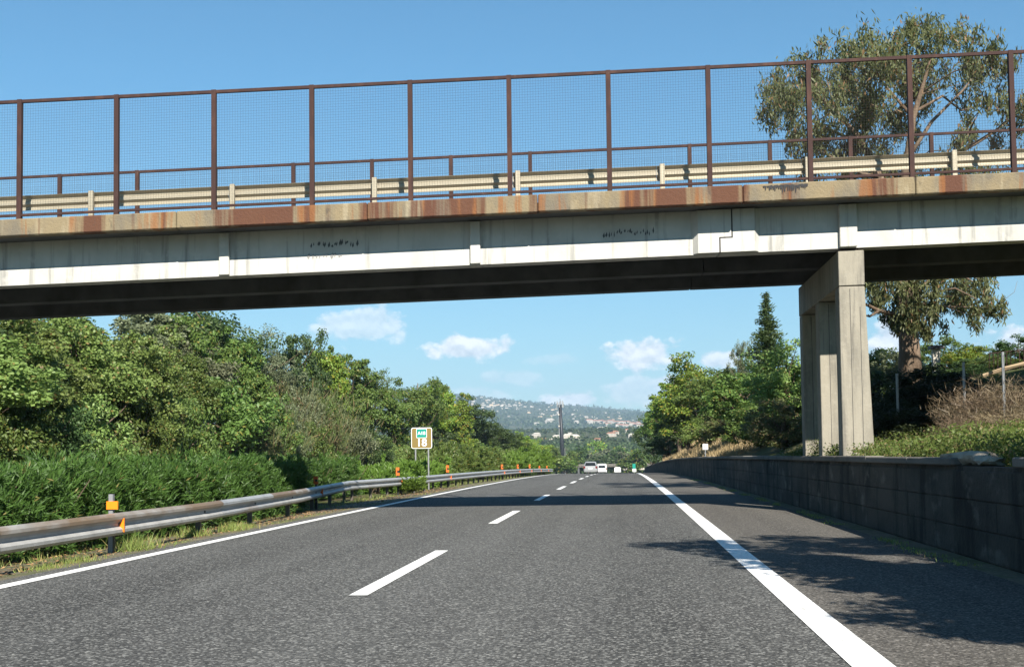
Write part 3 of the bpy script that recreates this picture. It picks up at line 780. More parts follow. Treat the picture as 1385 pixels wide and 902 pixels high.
GL = 'trees on the bank beyond the opposite carriageway'
left = [ # px, top py, X, proto, leaf, width m, label
 (-70, 455, -24, P_NEAR[1], 'fig', 7.5, 'yellow-green leafy tree cut off by the left picture edge'),
 (28, 452, -23.5, P_NEAR[0], 'fig', 6.4, 'yellow-green leafy tree leftmost above the oleander hedge'),
 (110, 438, -24, P_NEAR[1], 'fig', 6.2, 'tallest yellow-green leafy tree above the hedge at far left'),
 (172, 470, -23.5, P_NEAR[0], 'fig', 5.2, 'smaller yellow-green tree right of the tall yellow-green one'),
 (60, 428, -31, P_MID[0], 'mid', 8, 'green tree peeping over the yellow-green trees at far left under the bridge'),
 (-20, 425, -32, P_MID[1], 'dark', 8, 'dark tree behind the leftmost yellow-green tree under the bridge'),
 (205, 425, -28, P_MID[2], 'olive', 7, 'grey-green tree under the bridge left of the dark crowned tree'),
 (240, 430, -27, P_MID[0], 'mid', 6, 'mid green tree between grey-green tree and dark crowned tree'),
 (296, 424, -28, P_MID[1], 'dark', 8.4, 'dark broad-crowned tree reaching highest left of the sky gap'),
 (232, 480, -24.6, P_NEAR[1], 'mid', 5.2, 'green tree between the yellow-green trees and the round bush'),
 (262, 462, -25.5, P_MID[1], 'olive', 5.5, 'soft grey-green tree below the dark broad-crowned tree'),
 (335, 500, -24.6, P_MID[0], 'mid', 4.6, 'mid green tree at the left end of the brown broom'),
 (318, 468, -26, P_MID[2], 'mid', 5.6, 'leafy tree straight below the dark broad-crowned tree on its right'),
 (352, 462, -27, P_AIRY[0], 'olive', 7, 'grey-green airy tree right of the dark broad-crowned tree'),
 (402, 452, -26.5, P_MID[3], 'dark', 5.2, 'dark spiky-topped tree standing above the brown broom bank'),
 (300, 515, -23.2, P_BUSH[0], 'mid', 8.5, 'large round green bush above the right end of the near hedge'),
 (438, 476, -26, P_MID[0], 'lime', 6, 'lime green tree behind the brown broom bank'),
 (470, 488, -26, P_MID[2], 'mid', 6.5, 'green tree just right of the lime green tree above broom'),
 (503, 498, -26, P_AIRY[1], 'mid', 5.5, 'thin-topped tree above the bank left of the sign'),
 (530, 528, -24, P_MID[1], 'mid', 7, 'round green tree directly left of the brown sign'),
 (565, 512, -27, P_MID[3], 'mid', 8, 'tall green tree rising straight above the brown sign'),
 (590, 522, -26, P_MID[0], 'lime', 7, 'yellowish tree right above the brown sign top'),
 (607, 545, -24.5, P_MID[2], 'lime', 8, 'yellow-tinged tree just right of the brown sign'),
 (632, 548, -27, P_MID[1], 'dark', 10, 'dark green tree at the left foot of the far hill view'),
 (655, 572, -25, P_MID[0], 'dark', 10, 'dark bushy tree below the white hillside town, left side'),
 (680, 582, -26, P_MID[3], 'mid', 11, 'green tree on the descending bank, fourth from the end'),
 (700, 590, -26, P_MID[2], 'lime', 11, 'pale green tree on the descending bank, third from the end'),
 (719, 594, -27, P_MID[1], 'lime', 13, 'yellow-green tree on the descending bank, second from the end'),
 (737, 602, -27, P_MID[0], 'mid', 14, 'last tree of the left bank, just left of the mast'),
]
for (px, py, X, pr, lf, w, lb) in left:
    kw = dict(H0=3.0, W0=1.9) if pr in P_BUSH else {}
    tree_px(px, py, X, lb, pr, LF[lf], w, 'round_bush' if pr in P_BUSH else 'broadleaf_tree', GL, **kw)
# undergrowth filling the bank between the trees
ub = [(0, 540, -22.3), (60, 545, -22.2), (120, 535, -22.3), (185, 540, -22.4), (245, 540, -22.4), (490, 585, -22.5), (520, 592, -22.4), (556, 588, -22.4), (640, 600, -22.5), (600, 592, -22.4), (665, 606, -22.5), (690, 610, -22.6), (712, 614, -22.6)]
words = ['first', 'second', 'third', 'fourth', 'fifth', 'sixth', 'seventh', 'eighth', 'ninth', 'tenth', 'eleventh', 'twelfth', 'thirteenth', 'fourteenth', 'fifteenth', 'sixteenth', 'seventeenth', 'eighteenth', 'nineteenth', 'twentieth']
for i, (px, py, X) in enumerate(ub):
    tree_px(px, py, X, f'low green bush at the foot of the left bank, {words[i]} from the left', P_BUSH[i % 2], LF[('mid', 'dark', 'fig', 'mid')[i % 4]], (4.6 if px < 300 else 6.5 if px < 620 else 10), 'bank_bush', 'bushes at the foot of the left bank', H0=3.0, W0=1.9, cat='bush')
bq = [(372, 518, -24.0, 3.2), (405, 522, -24.2, 3.4), (430, 532, -23.6, 3.4), (455, 535, -23.6, 3.8), (385, 545, -22.6, 3.0), (412, 560, -22.4, 3.0), (440, 560, -22.4, 3.2), (470, 560, -22.6, 3.8), (365, 530, -23.0, 3.0), (350, 560, -22.2, 2.6), (395, 505, -25.2, 3.6), (425, 512, -25.2, 3.8)]
for i, (px, py, X, w) in enumerate(bq):
    p = at_x(px, py, X); zb = gz(p[0], p[1]); h = p[2]-zb
    e = empty('broom_shrub', (p[0], p[1], zb-.05), f'brownish broom shrub on the left bank, {words[i]} of the clump', 'shrub', 'broom shrubs on the left bank'); e.rotation_euler.z = i*1.3
    e.scale = (w/2.4, w/2.4, .86*h/3.0)
    link('stems', P_BROOM[i % 2], LF['broom'], e)
    b = link('leaves', P_BUSH[(i+1) % 2][1], LF['broom'], e); setmat(b, LF[('broom', 'olive', 'mid')[i % 3]]); b.scale = (.92, .92, 1.12)

# prickly pears and an agave on the bank
def cactus(px, py, X, label, seed, hgt):
    p = at_x(px, py, X); zb = gz(p[0], p[1]); R = np.random.RandomState(seed)
    e = empty('prickly_pear', (p[0], p[1], zb), label, 'cactus', 'prickly pears on the left bank')
    import bmesh
    me = bpy.data.meshes.new('pad'); bm = bmesh.new(); bmesh.ops.create_icosphere(bm, subdivisions=2, radius=1)
    for v in bm.verts: v.co = Vector((v.co.x*.15, v.co.y*.035, .22+v.co.z*.22*(1 if v.co.z > 0 else 1)))
    for f in bm.faces: f.smooth = True
    bm.to_mesh(me); bm.free(); me.materials.append(CACT)
    for k in range(34):
        o = link('pad', me, None, e); lv = R.uniform(0, 1)
        a = R.uniform(0, 6.28); rr = R.uniform(0, .75)
        o.location = (math.cos(a)*rr, math.sin(a)*rr, lv*hgt); o.rotation_euler = (R.uniform(-.5, .5), R.uniform(-.6, .6), R.uniform(0, 3.14)); s = R.uniform(.9, 1.5); o.scale = (s, s, s)
CACT = layered('cactus_pad', (.17, .21, .12), [((.30, .31, .19), 1.0, (1, 1, 1), .45, .6, .8)], .6)
cactus(432, 612, -22.0, 'pale prickly pear low on the left bank, nearest the dark bush', 1, 1.4)
cactus(412, 600, -22.6, 'pale prickly pear left of and above its neighbour', 2, 1.6)
cactus(604, 612, -22.0, 'small prickly pear just right of the brown sign posts', 4, 1.2)
p = at_x(497, 610, -21.8)
ag = empty('agave', (p[0], p[1], gz(p[0], p[1])), 'pale spiky agave on the left bank above the green plants', 'agave')
am = plain('agave_blue_green', (.20, .26, .19), .55); R = np.random.RandomState(9)
for k in range(26):
    a = k*2.4; t = .25+.9*(k/26); ln = 1.5*R.uniform(.8, 1.1); d = Vector((math.cos(a)*math.cos(t), math.sin(a)*math.cos(t), math.sin(t))); s = Vector((-math.sin(a), math.cos(a), 0)); n = d.cross(s)
    mb = MB(); V = []
    for q, w in ((0, .09), (.35, .12), (.75, .07), (1, .005)):
        c = d*ln*q+Vector((0, 0, .15*math.sin(q*2.5)))
        V += [c-s*w+n*.0, c+n*(-.05)*(1-q), c+s*w, c-n*.03*(1-q)*0-n*.012]
    F = [tuple(4*i+j for j in q) for i in range(3) for q in ((0, 1, 5, 4), (1, 2, 6, 5), (2, 3, 7, 6), (3, 0, 4, 7))]
    mb.add(V, F); link('leaf', mb.mesh('leaf'), am, ag)

# ------------------------------------------------------------------ median hedge of oleander
def hedge(name, label, path, hw, h, dens, L_, W_, seed, mat, lump=.15):
    R = np.random.RandomState(seed); path = np.array(path, float)
    seg = np.linalg.norm(np.diff(path[:, :2], axis=0), axis=1); tot = seg.sum(); cum = np.concatenate([[0], np.cumsum(seg)])
    per = 16; ns = int(dens*tot/per); s = R.uniform(-.1, tot+.1, ns)
    x = np.interp(s, cum, path[:, 0]); y = np.interp(s, cum, path[:, 1]); hh = np.interp(s, cum, path[:, 2])
    a = R.uniform(0, math.pi, ns); f = R.uniform(.35, 1, ns)**.5
    mod = 1+lump*np.sin(s*2.3+seed)*np.sin(s*.9+a*2)+lump*.7*np.sin(s*5.1+a*4)+R.normal(size=ns)*.07
    endf = np.clip(np.minimum(s+.3, tot-s+.3)/.8, .15, 1)**.5
    ca = np.sign(np.cos(a))*np.abs(np.cos(a))**.45; sa = np.sin(a)**.55
    px = x+ca*hw*f*mod*endf; pz = hh*sa*f*mod*(.6+.4*endf)
    gzv = ground(np.full(ns, path[:, 0].mean()), y)
    S0 = np.stack([px, y, gzv+pz], 1)
    ax = np.stack([ca*.7, np.zeros(ns), .35+sa*.6], 1)+R.normal(size=(ns, 3))*.38
    idx = np.repeat(np.arange(ns), per); n = len(idx)
    T = ax[idx]+R.normal(size=(n, 3))*.52; T /= np.linalg.norm(T, axis=1, keepdims=True)
    P = S0[idx]+T*(L_*.5)+R.normal(size=(n, 3))*.035
    base = np.array((path[0, 0], path[0, 1], gz(path[0, 0], path[0, 1])))
    e = empty(name, base, label, 'hedge', 'oleander hedges in the median')
    link('leaves', leaf_mesh('leaves', P-base, T, unit(n, R), L_*R.uniform(.7, 1.3, n), W_, R, idx), mat, e)
    mb = MB()
    for q in np.arange(.2, tot, .22):
        bx, by = np.interp(q, cum, path[:, 0])+R.uniform(-.35, .35)*hw, np.interp(q, cum, path[:, 1]); H = np.interp(q, cum, path[:, 2])
        z0 = gz(bx, by)
        for k in range(2):
            dx, dy = R.normal()*.28*hw+(.25*hw if k else 0), R.normal()*.2
            mb.tube([(bx, by, z0-.1), (bx+dx*.5, by+dy*.5, z0+H*.4), (bx+dx, by+dy, z0+H*.88)], [.018, .014, .006], 4, False)
    st = mb.obj('stems', MT['twigbark'], e); st['kind'] = 'stuff'
MT['twigbark'] = layered('oleander_stems', (.15, .11, .08), [((.08, .06, .04), 3, (1, 1, 1), .4, .6, .7)], .9)
hedge('oleander_hedge', 'clipped dark green oleander hedge behind the near left guardrail', [(-8.75, 8, 1.20), (-8.8, 18, 1.26), (-8.95, 31.5, 1.30)], .85, 1, 8000, .125, .022, 1, LF['oleander'], .13)
hedge('oleander_hedge', 'oleander hedge in the bridge shadow beyond the bend in the guardrail', [(-10.3, 33.5, 1.15), (-10.4, 45, 1.25)], .8, 1, 3400, .17, .032, 2, LF['oleander'])
hedge('oleander_hedge', 'low bright green planting around the posts of the brown sign', [(-9.5, 46, .8), (-9.5, 52, .95), (-9.4, 60, .9)], .9, 1, 2600, .22, .05, 3, LF['bright'], .3)
hedge('oleander_hedge', 'rounded green hedge behind the far guardrail right of the sign', [(-10.2, 62, 1.5), (-10.2, 76, 1.75), (-10, 92, 1.5)], 1.0, 1, 1800, .24, .06, 4, LF['mid'], .3)
hedge('oleander_hedge', 'fresh green median planting at the end of the far guardrail', [(-9.6, 104, 1.3), (-9.4, 122, 2.0), (-9.2, 140, 1.7)], 1.2, 1, 1300, .32, .09, 5, LF['bright'], .3)
# fern-like clump leaning over the rail by the sign
R = np.random.RandomState(12); n = 1500
cl = at_y(590, 655, 46); base = np.array((-7.9, 45.5, gz(-7.9, 45.5)))
a = R.uniform(0, 6.28, n); t = R.uniform(.1, 1, n)
P = np.stack([np.cos(a)*t*.5, np.sin(a)*t*1.1, .1+.6*np.sqrt(t)*R.uniform(.2, 1, n)], 1)
o = empty('roadside_fern', base, 'bright green feathery plant growing through the guardrail near the sign', 'plant')
link('fronds', leaf_mesh('fronds', P, np.stack([np.cos(a), np.sin(a), np.full(n, .5)], 1)+R.normal(size=(n, 3))*.4, unit(n, R), R.uniform(.18, .34, n), .05, R), LF['bright'], o)

MT['litter'] = leafmat('fallen_leaves', (.16, .095, .045), (.34, .22, .10), (.09, .055, .03), .3, 0.0)
# ------------------------------------------------------------------ grass
def blades(name, pts, hgt, mat, seed, per=26, spread=.12, w=.010):
    R = np.random.RandomState(seed); n = len(pts)*per; idx = np.repeat(np.arange(len(pts)), per)
    hs = np.asarray(hgt)[idx]*R.uniform(.45, 1.2, n)
    T = np.stack([R.normal(size=n)*.45, R.normal(size=n)*.45, np.ones(n)], 1)
    B_ = np.asarray(pts)[idx]+np.stack([R.normal(size=n)*spread, R.normal(size=n)*spread, np.zeros(n)], 1)
    Tn = T/np.linalg.norm(T, axis=1, keepdims=True)
    o = link(name, leaf_mesh(name, B_+Tn*(hs*.42)[:, None], T, unit(n, R), hs, w*R.uniform(.7, 1.5, n), R, idx), mat)
    return o
R = np.random.RandomState(20); pts = []; hg = []
for k in range(1500):
    y = 7+R.uniform(0, 1)**1.5*85; x = -6.62-abs(R.normal())*.28
    if vnoise(x*4, y, .8) < -.15: continue
    pts.append((x, y, float(road_z(y))-.03-.09*min(1, (-6.6-x)/.5))); hg.append(R.uniform(.03, .08))
for (px, py, h) in ((183, 742, .34), (268, 722, .20), (312, 716, .24), (60, 768, .15), (330, 712, .16), (110, 757, .15)):
    y = ground_hit(px, py); y0 = y; x = at_y(px, py, y)[0]
    for k in range(12): pts.append((x+R.normal()*.10, y+R.normal()*.14, -.07)); hg.append(h)
for k in range(260):
    y = 12+R.uniform(0, 1)**1.4*80; x = -8.2+R.normal()*.5
    pts.append((x, y, gz(x, y))); hg.append(R.uniform(.06, .2))
n = 7000; yl = 8+R.uniform(0, 1, n)**1.3*45; xl = -6.75-np.abs(R.normal(size=n))*.75
o = link('leaf_litter', leaf_mesh('leaf_litter', np.stack([xl, yl, np.maximum(ground(xl, yl)+.03, road_z(yl)-.095-.0*xl+.012*R.uniform(0, 2, n))+np.where(xl > -7.9, .012+.07*np.clip((xl+7.9)/1.4, 0, 1), 0)], 1), unit(n, R)*np.array((1, 1, .15)), np.array((0, 0, 1))+R.normal(size=(n, 3))*.3, R.uniform(.03, .08, n), R.uniform(.02, .04, n), R), MT['litter'])
tag(o, 'brown fallen leaves on the ground under the near left guardrail', 'leaves', kind='stuff')
tag(blades('verge_grass', pts, hg, LF['grass'], 21), 'patchy green grass along the left road edge under the guardrail', 'grass', kind='stuff')
pts = []; hg = []
for k in range(420):
    y = 8+R.uniform(0, 1)**1.5*55; x = 3.62+R.normal()*.05
    if vnoise(0, y, 1.1) < .05: continue
    pts.append((x, y, float(road_z(y)))); hg.append(R.uniform(.03, .085))
tag(blades('gutter_grass', pts, hg, LF['grass'], 22, 14, .05, .008), 'thin line of grass along the gutter below the retaining wall', 'grass', kind='stuff')
pts = []; hg = []
for k in range(3800):
    y = 58+R.uniform(0, 1)*75; x = 4.7+R.uniform(0, 1)*5.5
    pts.append((x, y, gz(x, y)-.02)); hg.append(R.uniform(.25, .6))
tag(blades('dry_grass', pts, hg, MT['dry'], 23, 20, .25, .03), 'straw-coloured dry grass on the slope beyond the pier', 'grass', kind='stuff')
# weeds on the right bank
R = np.random.RandomState(30); n = 3600
x = 4.44+R.uniform(0, 1, n)**1.3*5.6; y = 12+R.uniform(0, 1, n)*22
k = (vnoise(x*2, y*2, 2.2) > -.55); x = x[k]; y = y[k]
per = 60; idx = np.repeat(np.arange(len(x)), per); m_ = len(idx)
h = (.28+.22*np.clip(vnoise(x, y, 1.5)+.4, 0, 1))*R.uniform(.5, 1.3, len(x))
P = np.stack([x[idx]+R.normal(size=m_)*.13, y[idx]+R.normal(size=m_)*.13, ground(np.maximum(x, 4.4), y)[idx]+R.uniform(0, 1, m_)**.7*h[idx]], 1)
P[:, 0] = np.maximum(P[:, 0], 4.28)
o = link('bank_weeds', leaf_mesh('bank_weeds', P, unit(m_, R)+np.array((0, 0, .5)), unit(m_, R)+np.array((0, 0, .6)), R.uniform(.03, .075, m_), R.uniform(.014, .03, m_), R, idx), LF['weeds'])
tag(o, 'green weeds carpeting the bank above the retaining wall', 'weeds', kind='stuff')
pts = []; hg = []
for q in range(900):
    yy = 12+R.uniform(0, 1)*20; xx = 4.7+R.uniform(0, 1)*4
    pts.append((xx, yy, gz(xx, yy))); hg.append(R.uniform(.15, .42))
tag(blades('bank_grass', pts, hg, LF['grass'], 24, 16, .12, .012), 'long pale grass among the weeds on the right bank', 'grass', kind='stuff')

# ------------------------------------------------------------------ left guardrail
def rail_z(y): return float(road_z(y))+.52
def guardrail(label, path, mats, seg=4.0, post_step=2.0, y0=0, group='guardrails along the median'):
    path = np.array(path, float)
    sl_ = np.linalg.norm(np.diff(path, axis=0), axis=1); cum = np.concatenate([[0], np.cumsum(sl_)]); tot = cum[-1]
    def P(s): return (float(np.interp(s, cum, path[:, 0])), float(np.interp(s, cum, path[:, 1])))
    b = P(0); e = empty('guardrail', (b[0], b[1], float(road_z(b[1]))), label, 'guardrail', group)
    s = 0; i = 0
    while s < tot-.05:
        t = min(s+seg, tot)
        knots = [s+(t-s)*k/4 for k in range(5)]
        pth = []
        for q in knots:
            x, y = P(q); pth.append((x-(.004 if i % 2 else 0), y, rail_z(y)-.31))
        mb = MB(); mb.sweep(WPROF, pth)
        mb.obj('beam', mats[min(i, len(mats)-1)] if isinstance(mats, list) else mats, e); s = t; i += 1
    s = .6; pm = None
    while s < tot:
        x, y = P(s); zt = rail_z(y); zb_ = gz(x-.12, y)-.15
        MB().box(x-.13, x-.045, y-.03, y+.03, zb_, zt-.04).obj('post', MT['post'], e)
        MB().box(x-.045, x-.006, y-.04, y+.04, zt-.24, zt-.08).obj('spacer', MT['galv'], e)
        if y < 32:
            MB().tube([(x+.016, y, zt-.155), (x+.034, y, zt-.155)], .020, 8).obj('bolt', MT['post'], e)
        s += post_step
    return P
GR = MT['galv_rust']; GA = MT['galv']
guardrail('near galvanised guardrail with rusty top edge in front of the oleander hedge', [(-6.95, 5), (-6.95, 14), (-7.02, 20), (-7.55, 28), (-8.75, 38.6)], [GR, GR, GR, GR, GA, GR, GA, GA, GA], post_step=3.6)
guardrail('middle galvanised guardrail starting at the bend and passing the brown sign', [(-8.78, 38.65), (-8.35, 43), (-8.0, 48), (-7.7, 60), (-7.25, 98)], GA)
guardrail('far low guardrail section dropping away near the crest of the road', [(-7.35, 100), (-7.35, 128)], GA)
# reflector posts
RAILS = [[(-6.95, 5), (-6.95, 14), (-7.02, 20), (-7.55, 28), (-8.75, 38.6)], [(-8.78, 38.65), (-8.35, 43), (-8.0, 48), (-7.7, 60), (-7.25, 98)], [(-7.35, 100), (-7.35, 128)]]
def rail_at(px, py, which):
    P = np.array(RAILS[which], float); best = None
    for y in np.linspace(P[0, 1], P[-1, 1], 900):
        x = np.interp(y, P[:, 1], P[:, 0]); e = abs(at_y(px, py, y)[0]-x)
        if best is None or e < best[0]: best = (e, x, y)
    return best[1], best[2]
def delineator(px, py_top, which, label, plain_=False):
    xr, y = rail_at(px, py_top, which); x = xr-.09
    zt = at_y(px, py_top, y)[2]; zb_ = rail_z(y); h = zt-zb_
    e = empty('reflector_post', (x, y, gz(x, y)), label, 'reflector', 'orange reflectors on the left guardrail')
    MB().box(x-.03, x+.03, y-.03, y+.03, gz(x, y)-.1, zt).obj('post', MT['grey_metal'] if plain_ else MT['black'], e)
    def band(z0, z1, w0, w1): MB().box(x+w0, x+w1, y-.055, y-.031, z0, z1).obj('reflector', MT['orange'] if plain_ else MT['orange_red'], e)
    if plain_: band(zb_+.05, zb_+.16, -.05, .11)
    else:
        band(zt-h*.30, zt, -.06, .06); band(zt-h*.80, zt-h*.55, -.06, .07); band(zt-h*.55+.002, zt-h*.30-.002, -.06, -.02)
    MB().prism([(xr+.095, zb_-.27), (xr+.095, zb_-.07), (xr+.015, zb_-.18)], y-.012, y+.012, 'y').obj('wedge_reflector', MT['orange'] if plain_ else MT['orange_red'], e)
delineator(160, 668, 0, 'grey post with bright orange reflector on the near rusty guardrail', True)
for (px, py, w, lb) in ((432, 644, 0, 'orange and black reflector post just before the bend in the guardrail'),
                        (541, 632, 1, 'orange and black reflector post left of the brown sign'),
                        (608, 629, 1, 'orange and black reflector post right of the brown sign'),
                        (681, 628, 1, 'orange reflector post at the middle of the far guardrail'),
                        (702, 628, 1, 'orange reflector post on the far guardrail, third from its end'),
                        (718, 628, 1, 'orange reflector post at the end of the straight far guardrail'),
                        (731, 630, 2, 'tiny orange reflector post on the low rail at the crest, left one'),
                        (741, 630, 2, 'tiny orange reflector post on the low rail at the crest, right one')):
    delineator(px, py, w, lb)

# ------------------------------------------------------------------ signs
def text_part(name, body, size, mat, parent, loc, rot):
    cu = bpy.data.curves.new(name, 'FONT'); cu.body = body; cu.size = size; cu.align_x = 'CENTER'; cu.align_y = 'CENTER'; cu.extrude = .002; cu.offset = size*.018
    to = bpy.data.objects.new(name, cu); COL.objects.link(to)
    dg = bpy.context.evaluated_depsgraph_get(); dg.update()
    me = bpy.data.meshes.new_from_object(to.evaluated_get(dg)); bpy.data.objects.remove(to)
    me.materials.clear(); me.materials.append(mat)
    o = link(name, me, None, parent); o.location = loc; o.rotation_euler = rot
    return o
def rrect(w, h, r, n=5):
    P = []
    for cx_, cz_, a0 in ((w/2-r, h/2-r, 0), (-w/2+r, h/2-r, 90), (-w/2+r, -h/2+r, 180), (w/2-r, -h/2+r, 270)):
        for k in range(n+1):
            a = math.radians(a0+90*k/n); P.append((cx_+r*math.cos(a), cz_+r*math.sin(a)))
    return P
ys_ = 52.0; pc = at_y(570.3, 592.3, ys_)
sg = empty('kilometre_sign', (pc[0], ys_, gz(pc[0], ys_)), 'brown kilometre sign reading 18 on two posts behind the left guardrail', 'road sign')
zc = pc[2]-sg.location.z; SW = 28.5*ys_/F_PX; SH = 28.5*ys_/F_PX
def lp(name, w, h, r, y0, y1, mat, par, cz_=0, cxx=0):
    mb = MB(); mb.prism([(a+cxx, b+cz_) for a, b in rrect(w, h, r)], y0, y1, 'y')
    o = link(name, mb.mesh(name), mat, par); return o
pan = lp('panel', SW, SH, .08, -.012, .012, MT['white'], sg, zc)
lp('panel_face', SW-.05, SH-.05, .065, -.016, -.0125, MT['brown_sign'], sg, zc)
lp('route_panel', .46, .40, .03, -.020, -.0165, MT['white'], sg, zc+.205)
lp('route_face', .42, .36, .02, -.023, -.0205, MT['green_sign'], sg, zc+.205)
text_part('route_number', 'A18', .20, MT['white'], sg, (0, -.026, zc+.205), (math.pi/2, 0, 0))
text_part('number', '18', .46, MT['white'], sg, (0, -.020, zc-.21), (math.pi/2, 0, 0))
for dx in (-.28, .28): link('post', MB().tube([(dx, .05, -.3), (dx, .05, zc+.3)], .035, 8).mesh('post'), MT['grey_metal'], sg)
yw = 61.0; pw = at_y(954, 604, yw)
ws = empty('small_sign', (pw[0], yw, gz(pw[0], yw)), 'small white square sign with dark mark on the slope behind the wall', 'road sign'); zw = pw[2]-ws.location.z
lp('panel', .26, .28, .01, -.008, .008, MT['white'], ws, zw)
for q in (-.05, .0, .05): lp('mark', .13, .022, .004, -.012, -.0085, MT['black'], ws, zw+q)
lp('mark', .022, .122, .004, -.0125, -.0087, MT['black'], ws, zw, -.077)
link('post', MB().tube([(0, .03, -.3), (0, .03, zw+.1)], .028, 8).mesh('post'), MT['grey_metal'], ws)

# ------------------------------------------------------------------ eucalyptus beyond the bridge
YE = 36.5
R = np.random.RandomState(77)
tb = at_y(1232, 500, YE); zb_ = gz(tb[0], YE)
euc = empty('eucalyptus_tree', (tb[0], YE, zb_), 'tall eucalyptus with peeling trunk and drooping foliage rising behind the bridge at right', 'tree')
eb = np.array((tb[0], YE, zb_))
lobes = [(1080,98,40,1),(1120,92,44,1),(1160,82,44,1),(1058,135,34,1),(1095,140,42,1),(1150,130,44,1),(1200,66,40,1),(1245,52,36,1),(1285,62,38,1),(1330,70,34,1),(1355,78,24,.6),
         (1205,110,42,.9),(1250,95,36,.8),(1300,105,34,.5),(1345,120,30,.6),(1190,160,40,.8),(1130,185,38,.9),(1080,180,28,.5),(1230,150,32,.5),(1160,205,36,.9),(1375,140,34,.8),(1310,160,26,.45),(1280,195,30,.6),(1220,200,34,.8),(1365,185,30,.5),
         (1110,235,40,.9),(1180,250,44,.9),(1250,250,44,.8),(1320,250,44,.8),(1140,300,44,.8),(1215,300,44,.8),(1290,300,50,.8),(1350,310,40,.7),
         (1190,372,26,.8),(1182,402,20,.7),(1212,385,26,.7),(1205,428,14,.6),(1256,385,30,.9),(1252,425,20,.6),(1285,385,34,.9),(1278,425,22,.6),(1312,398,30,.8),(1338,385,30,.8),(1345,416,20,.7),(1322,430,18,.6),(1258,455,12,.4),(1222,400,18,.9),(1228,430,16,.9),(1238,452,13,.8),(1218,450,12,.8)]
lobes = [(u, v+9 if v < 215 else v, r, d) for (u, v, r, d) in lobes]
P = []; T = []; idx = []; LC = []
for li, (px, py, rp, dn) in enumerate(lobes):
    c = at_y(px, py, YE+R.uniform(-2.4, 2.4)); rad = rp*YE/F_PX*1.05; LC.append(c)
    m_ = int((12.5 if px < 1270 else 8.5)*dn*rp/36)+2
    sub = c+unit(m_, R)*(R.uniform(.25, 1, m_)**.6*rad)[:, None]*np.array((1, 1.3, .95))
    for s_ in sub:
        k = int(R.uniform(80, 140)); q = s_+R.normal(size=(k, 3))*np.array((.12, .12, .19))*(rad/.8)**.5
        P.append(q); t = R.normal(size=(k, 3))*.55; t[:, 2] -= 1.0; T.append(t); idx.append(np.full(k, len(idx)))
P = np.concatenate(P); T = np.concatenate(T); idx = np.concatenate(idx); n = len(P); print('euc leaves', n)
link('foliage', leaf_mesh('foliage', P-eb, T, unit(n, R), R.uniform(.13, .24, n), R.uniform(.034, .055, n), R, idx), LF['euc'], euc)
mb = MB()
tp = [at_y(u, v, YE)-eb for u, v in ((1232, 540), (1230, 470), (1226, 410), (1222, 350), (1215, 290))]
mb.tube([tuple(t) for t in tp], [.40, .30, .26, .24, .21], 12)
link('trunk', mb.mesh('trunk', smooth=True), MT['euc_bark'], euc)
def limb(pix, r0, r1, seed):
    rr = np.random.RandomState(seed); k = len(pix)
    m2 = MB(); m2.tube([tuple(at_y(u, v, YE+dy)-eb) for (u, v, dy) in pix], [r0+(r1-r0)*i/(k-1) for i in range(k)], 7)
    link('limb', m2.mesh('limb', smooth=True), MT['euc_bark'], euc)
limb([(1215,300,0),(1190,240,.3),(1165,190,.5),(1130,150,.8),(1095,120,1)], .15, .02, 1)
limb([(1165,195,.5),(1110,170,1),(1075,150,1.2)], .06, .015, 2)
limb([(1215,300,0),(1225,230,-.4),(1235,160,-.6),(1250,110,-.8),(1260,75,-.8)], .16, .02, 3)
limb([(1228,215,-.4),(1260,165,-.2),(1300,125,.3),(1330,90,.5)], .07, .015, 4)
limb([(1222,330,0),(1262,260,.6),(1300,205,1.0),(1335,185,1),(1370,160,1)], .13, .02, 5)
limb([(1300,205,1),(1330,215,.8),(1362,195,.6)], .04, .012, 6)
limb([(1235,160,-.6),(1205,125,-.5),(1180,95,-.4)], .06, .012, 7)
limb([(1228,440,0),(1205,424,-.4),(1188,420,-.8),(1174,413,-1),(1160,408,-1.2)], .085, .03, 8)
limb([(1188,421,-.8),(1176,428,-1.1),(1168,426,-1.2)], .045, .02, 9)
limb([(1225,400,0),(1262,378,.5),(1300,372,.8),(1335,392,1.0)], .08, .012, 10)
limb([(1226,415,0),(1262,395,-.5),(1292,390,-.8),(1322,405,-1.0)], .06, .01, 11)
limb([(1240,150,-.6),(1275,130,0),(1300,150,.4),(1335,140,.6)], .05, .012, 13)
limb([(1262,262,.6),(1290,225,.4),(1310,180,.2),(1325,150,0)], .06, .012, 14)
limb([(1190,240,.3),(1165,235,-.4),(1130,215,-.8),(1100,200,-1)], .06, .012, 15)
limb([(1335,400,1),(1355,408,1),(1372,395,1),(1376,380,1)], .008, .004, 12)
bt = MB()
for c in LC:
    j = np.argmin([np.linalg.norm(c-np.array(at_y(u, v, YE))) for u, v in ((1190,240),(1130,150),(1225,230),(1240,130),(1262,260),(1300,205),(1226,410),(1222,350))])
    s_ = at_y(*((1190,240),(1130,150),(1225,230),(1240,130),(1262,260),(1300,205),(1226,410),(1222,350))[j], YE)
    m_ = (s_+c)/2+R.normal(size=3)*.15+np.array((0, 0, .12)); bt.tube([tuple(s_-eb), tuple(m_-eb), tuple(c-eb)], [.028, .018, .006], 5, False)
o = link('twigs', bt.mesh('twigs', smooth=True), MT['euc_bark'], euc); o['kind'] = 'stuff'

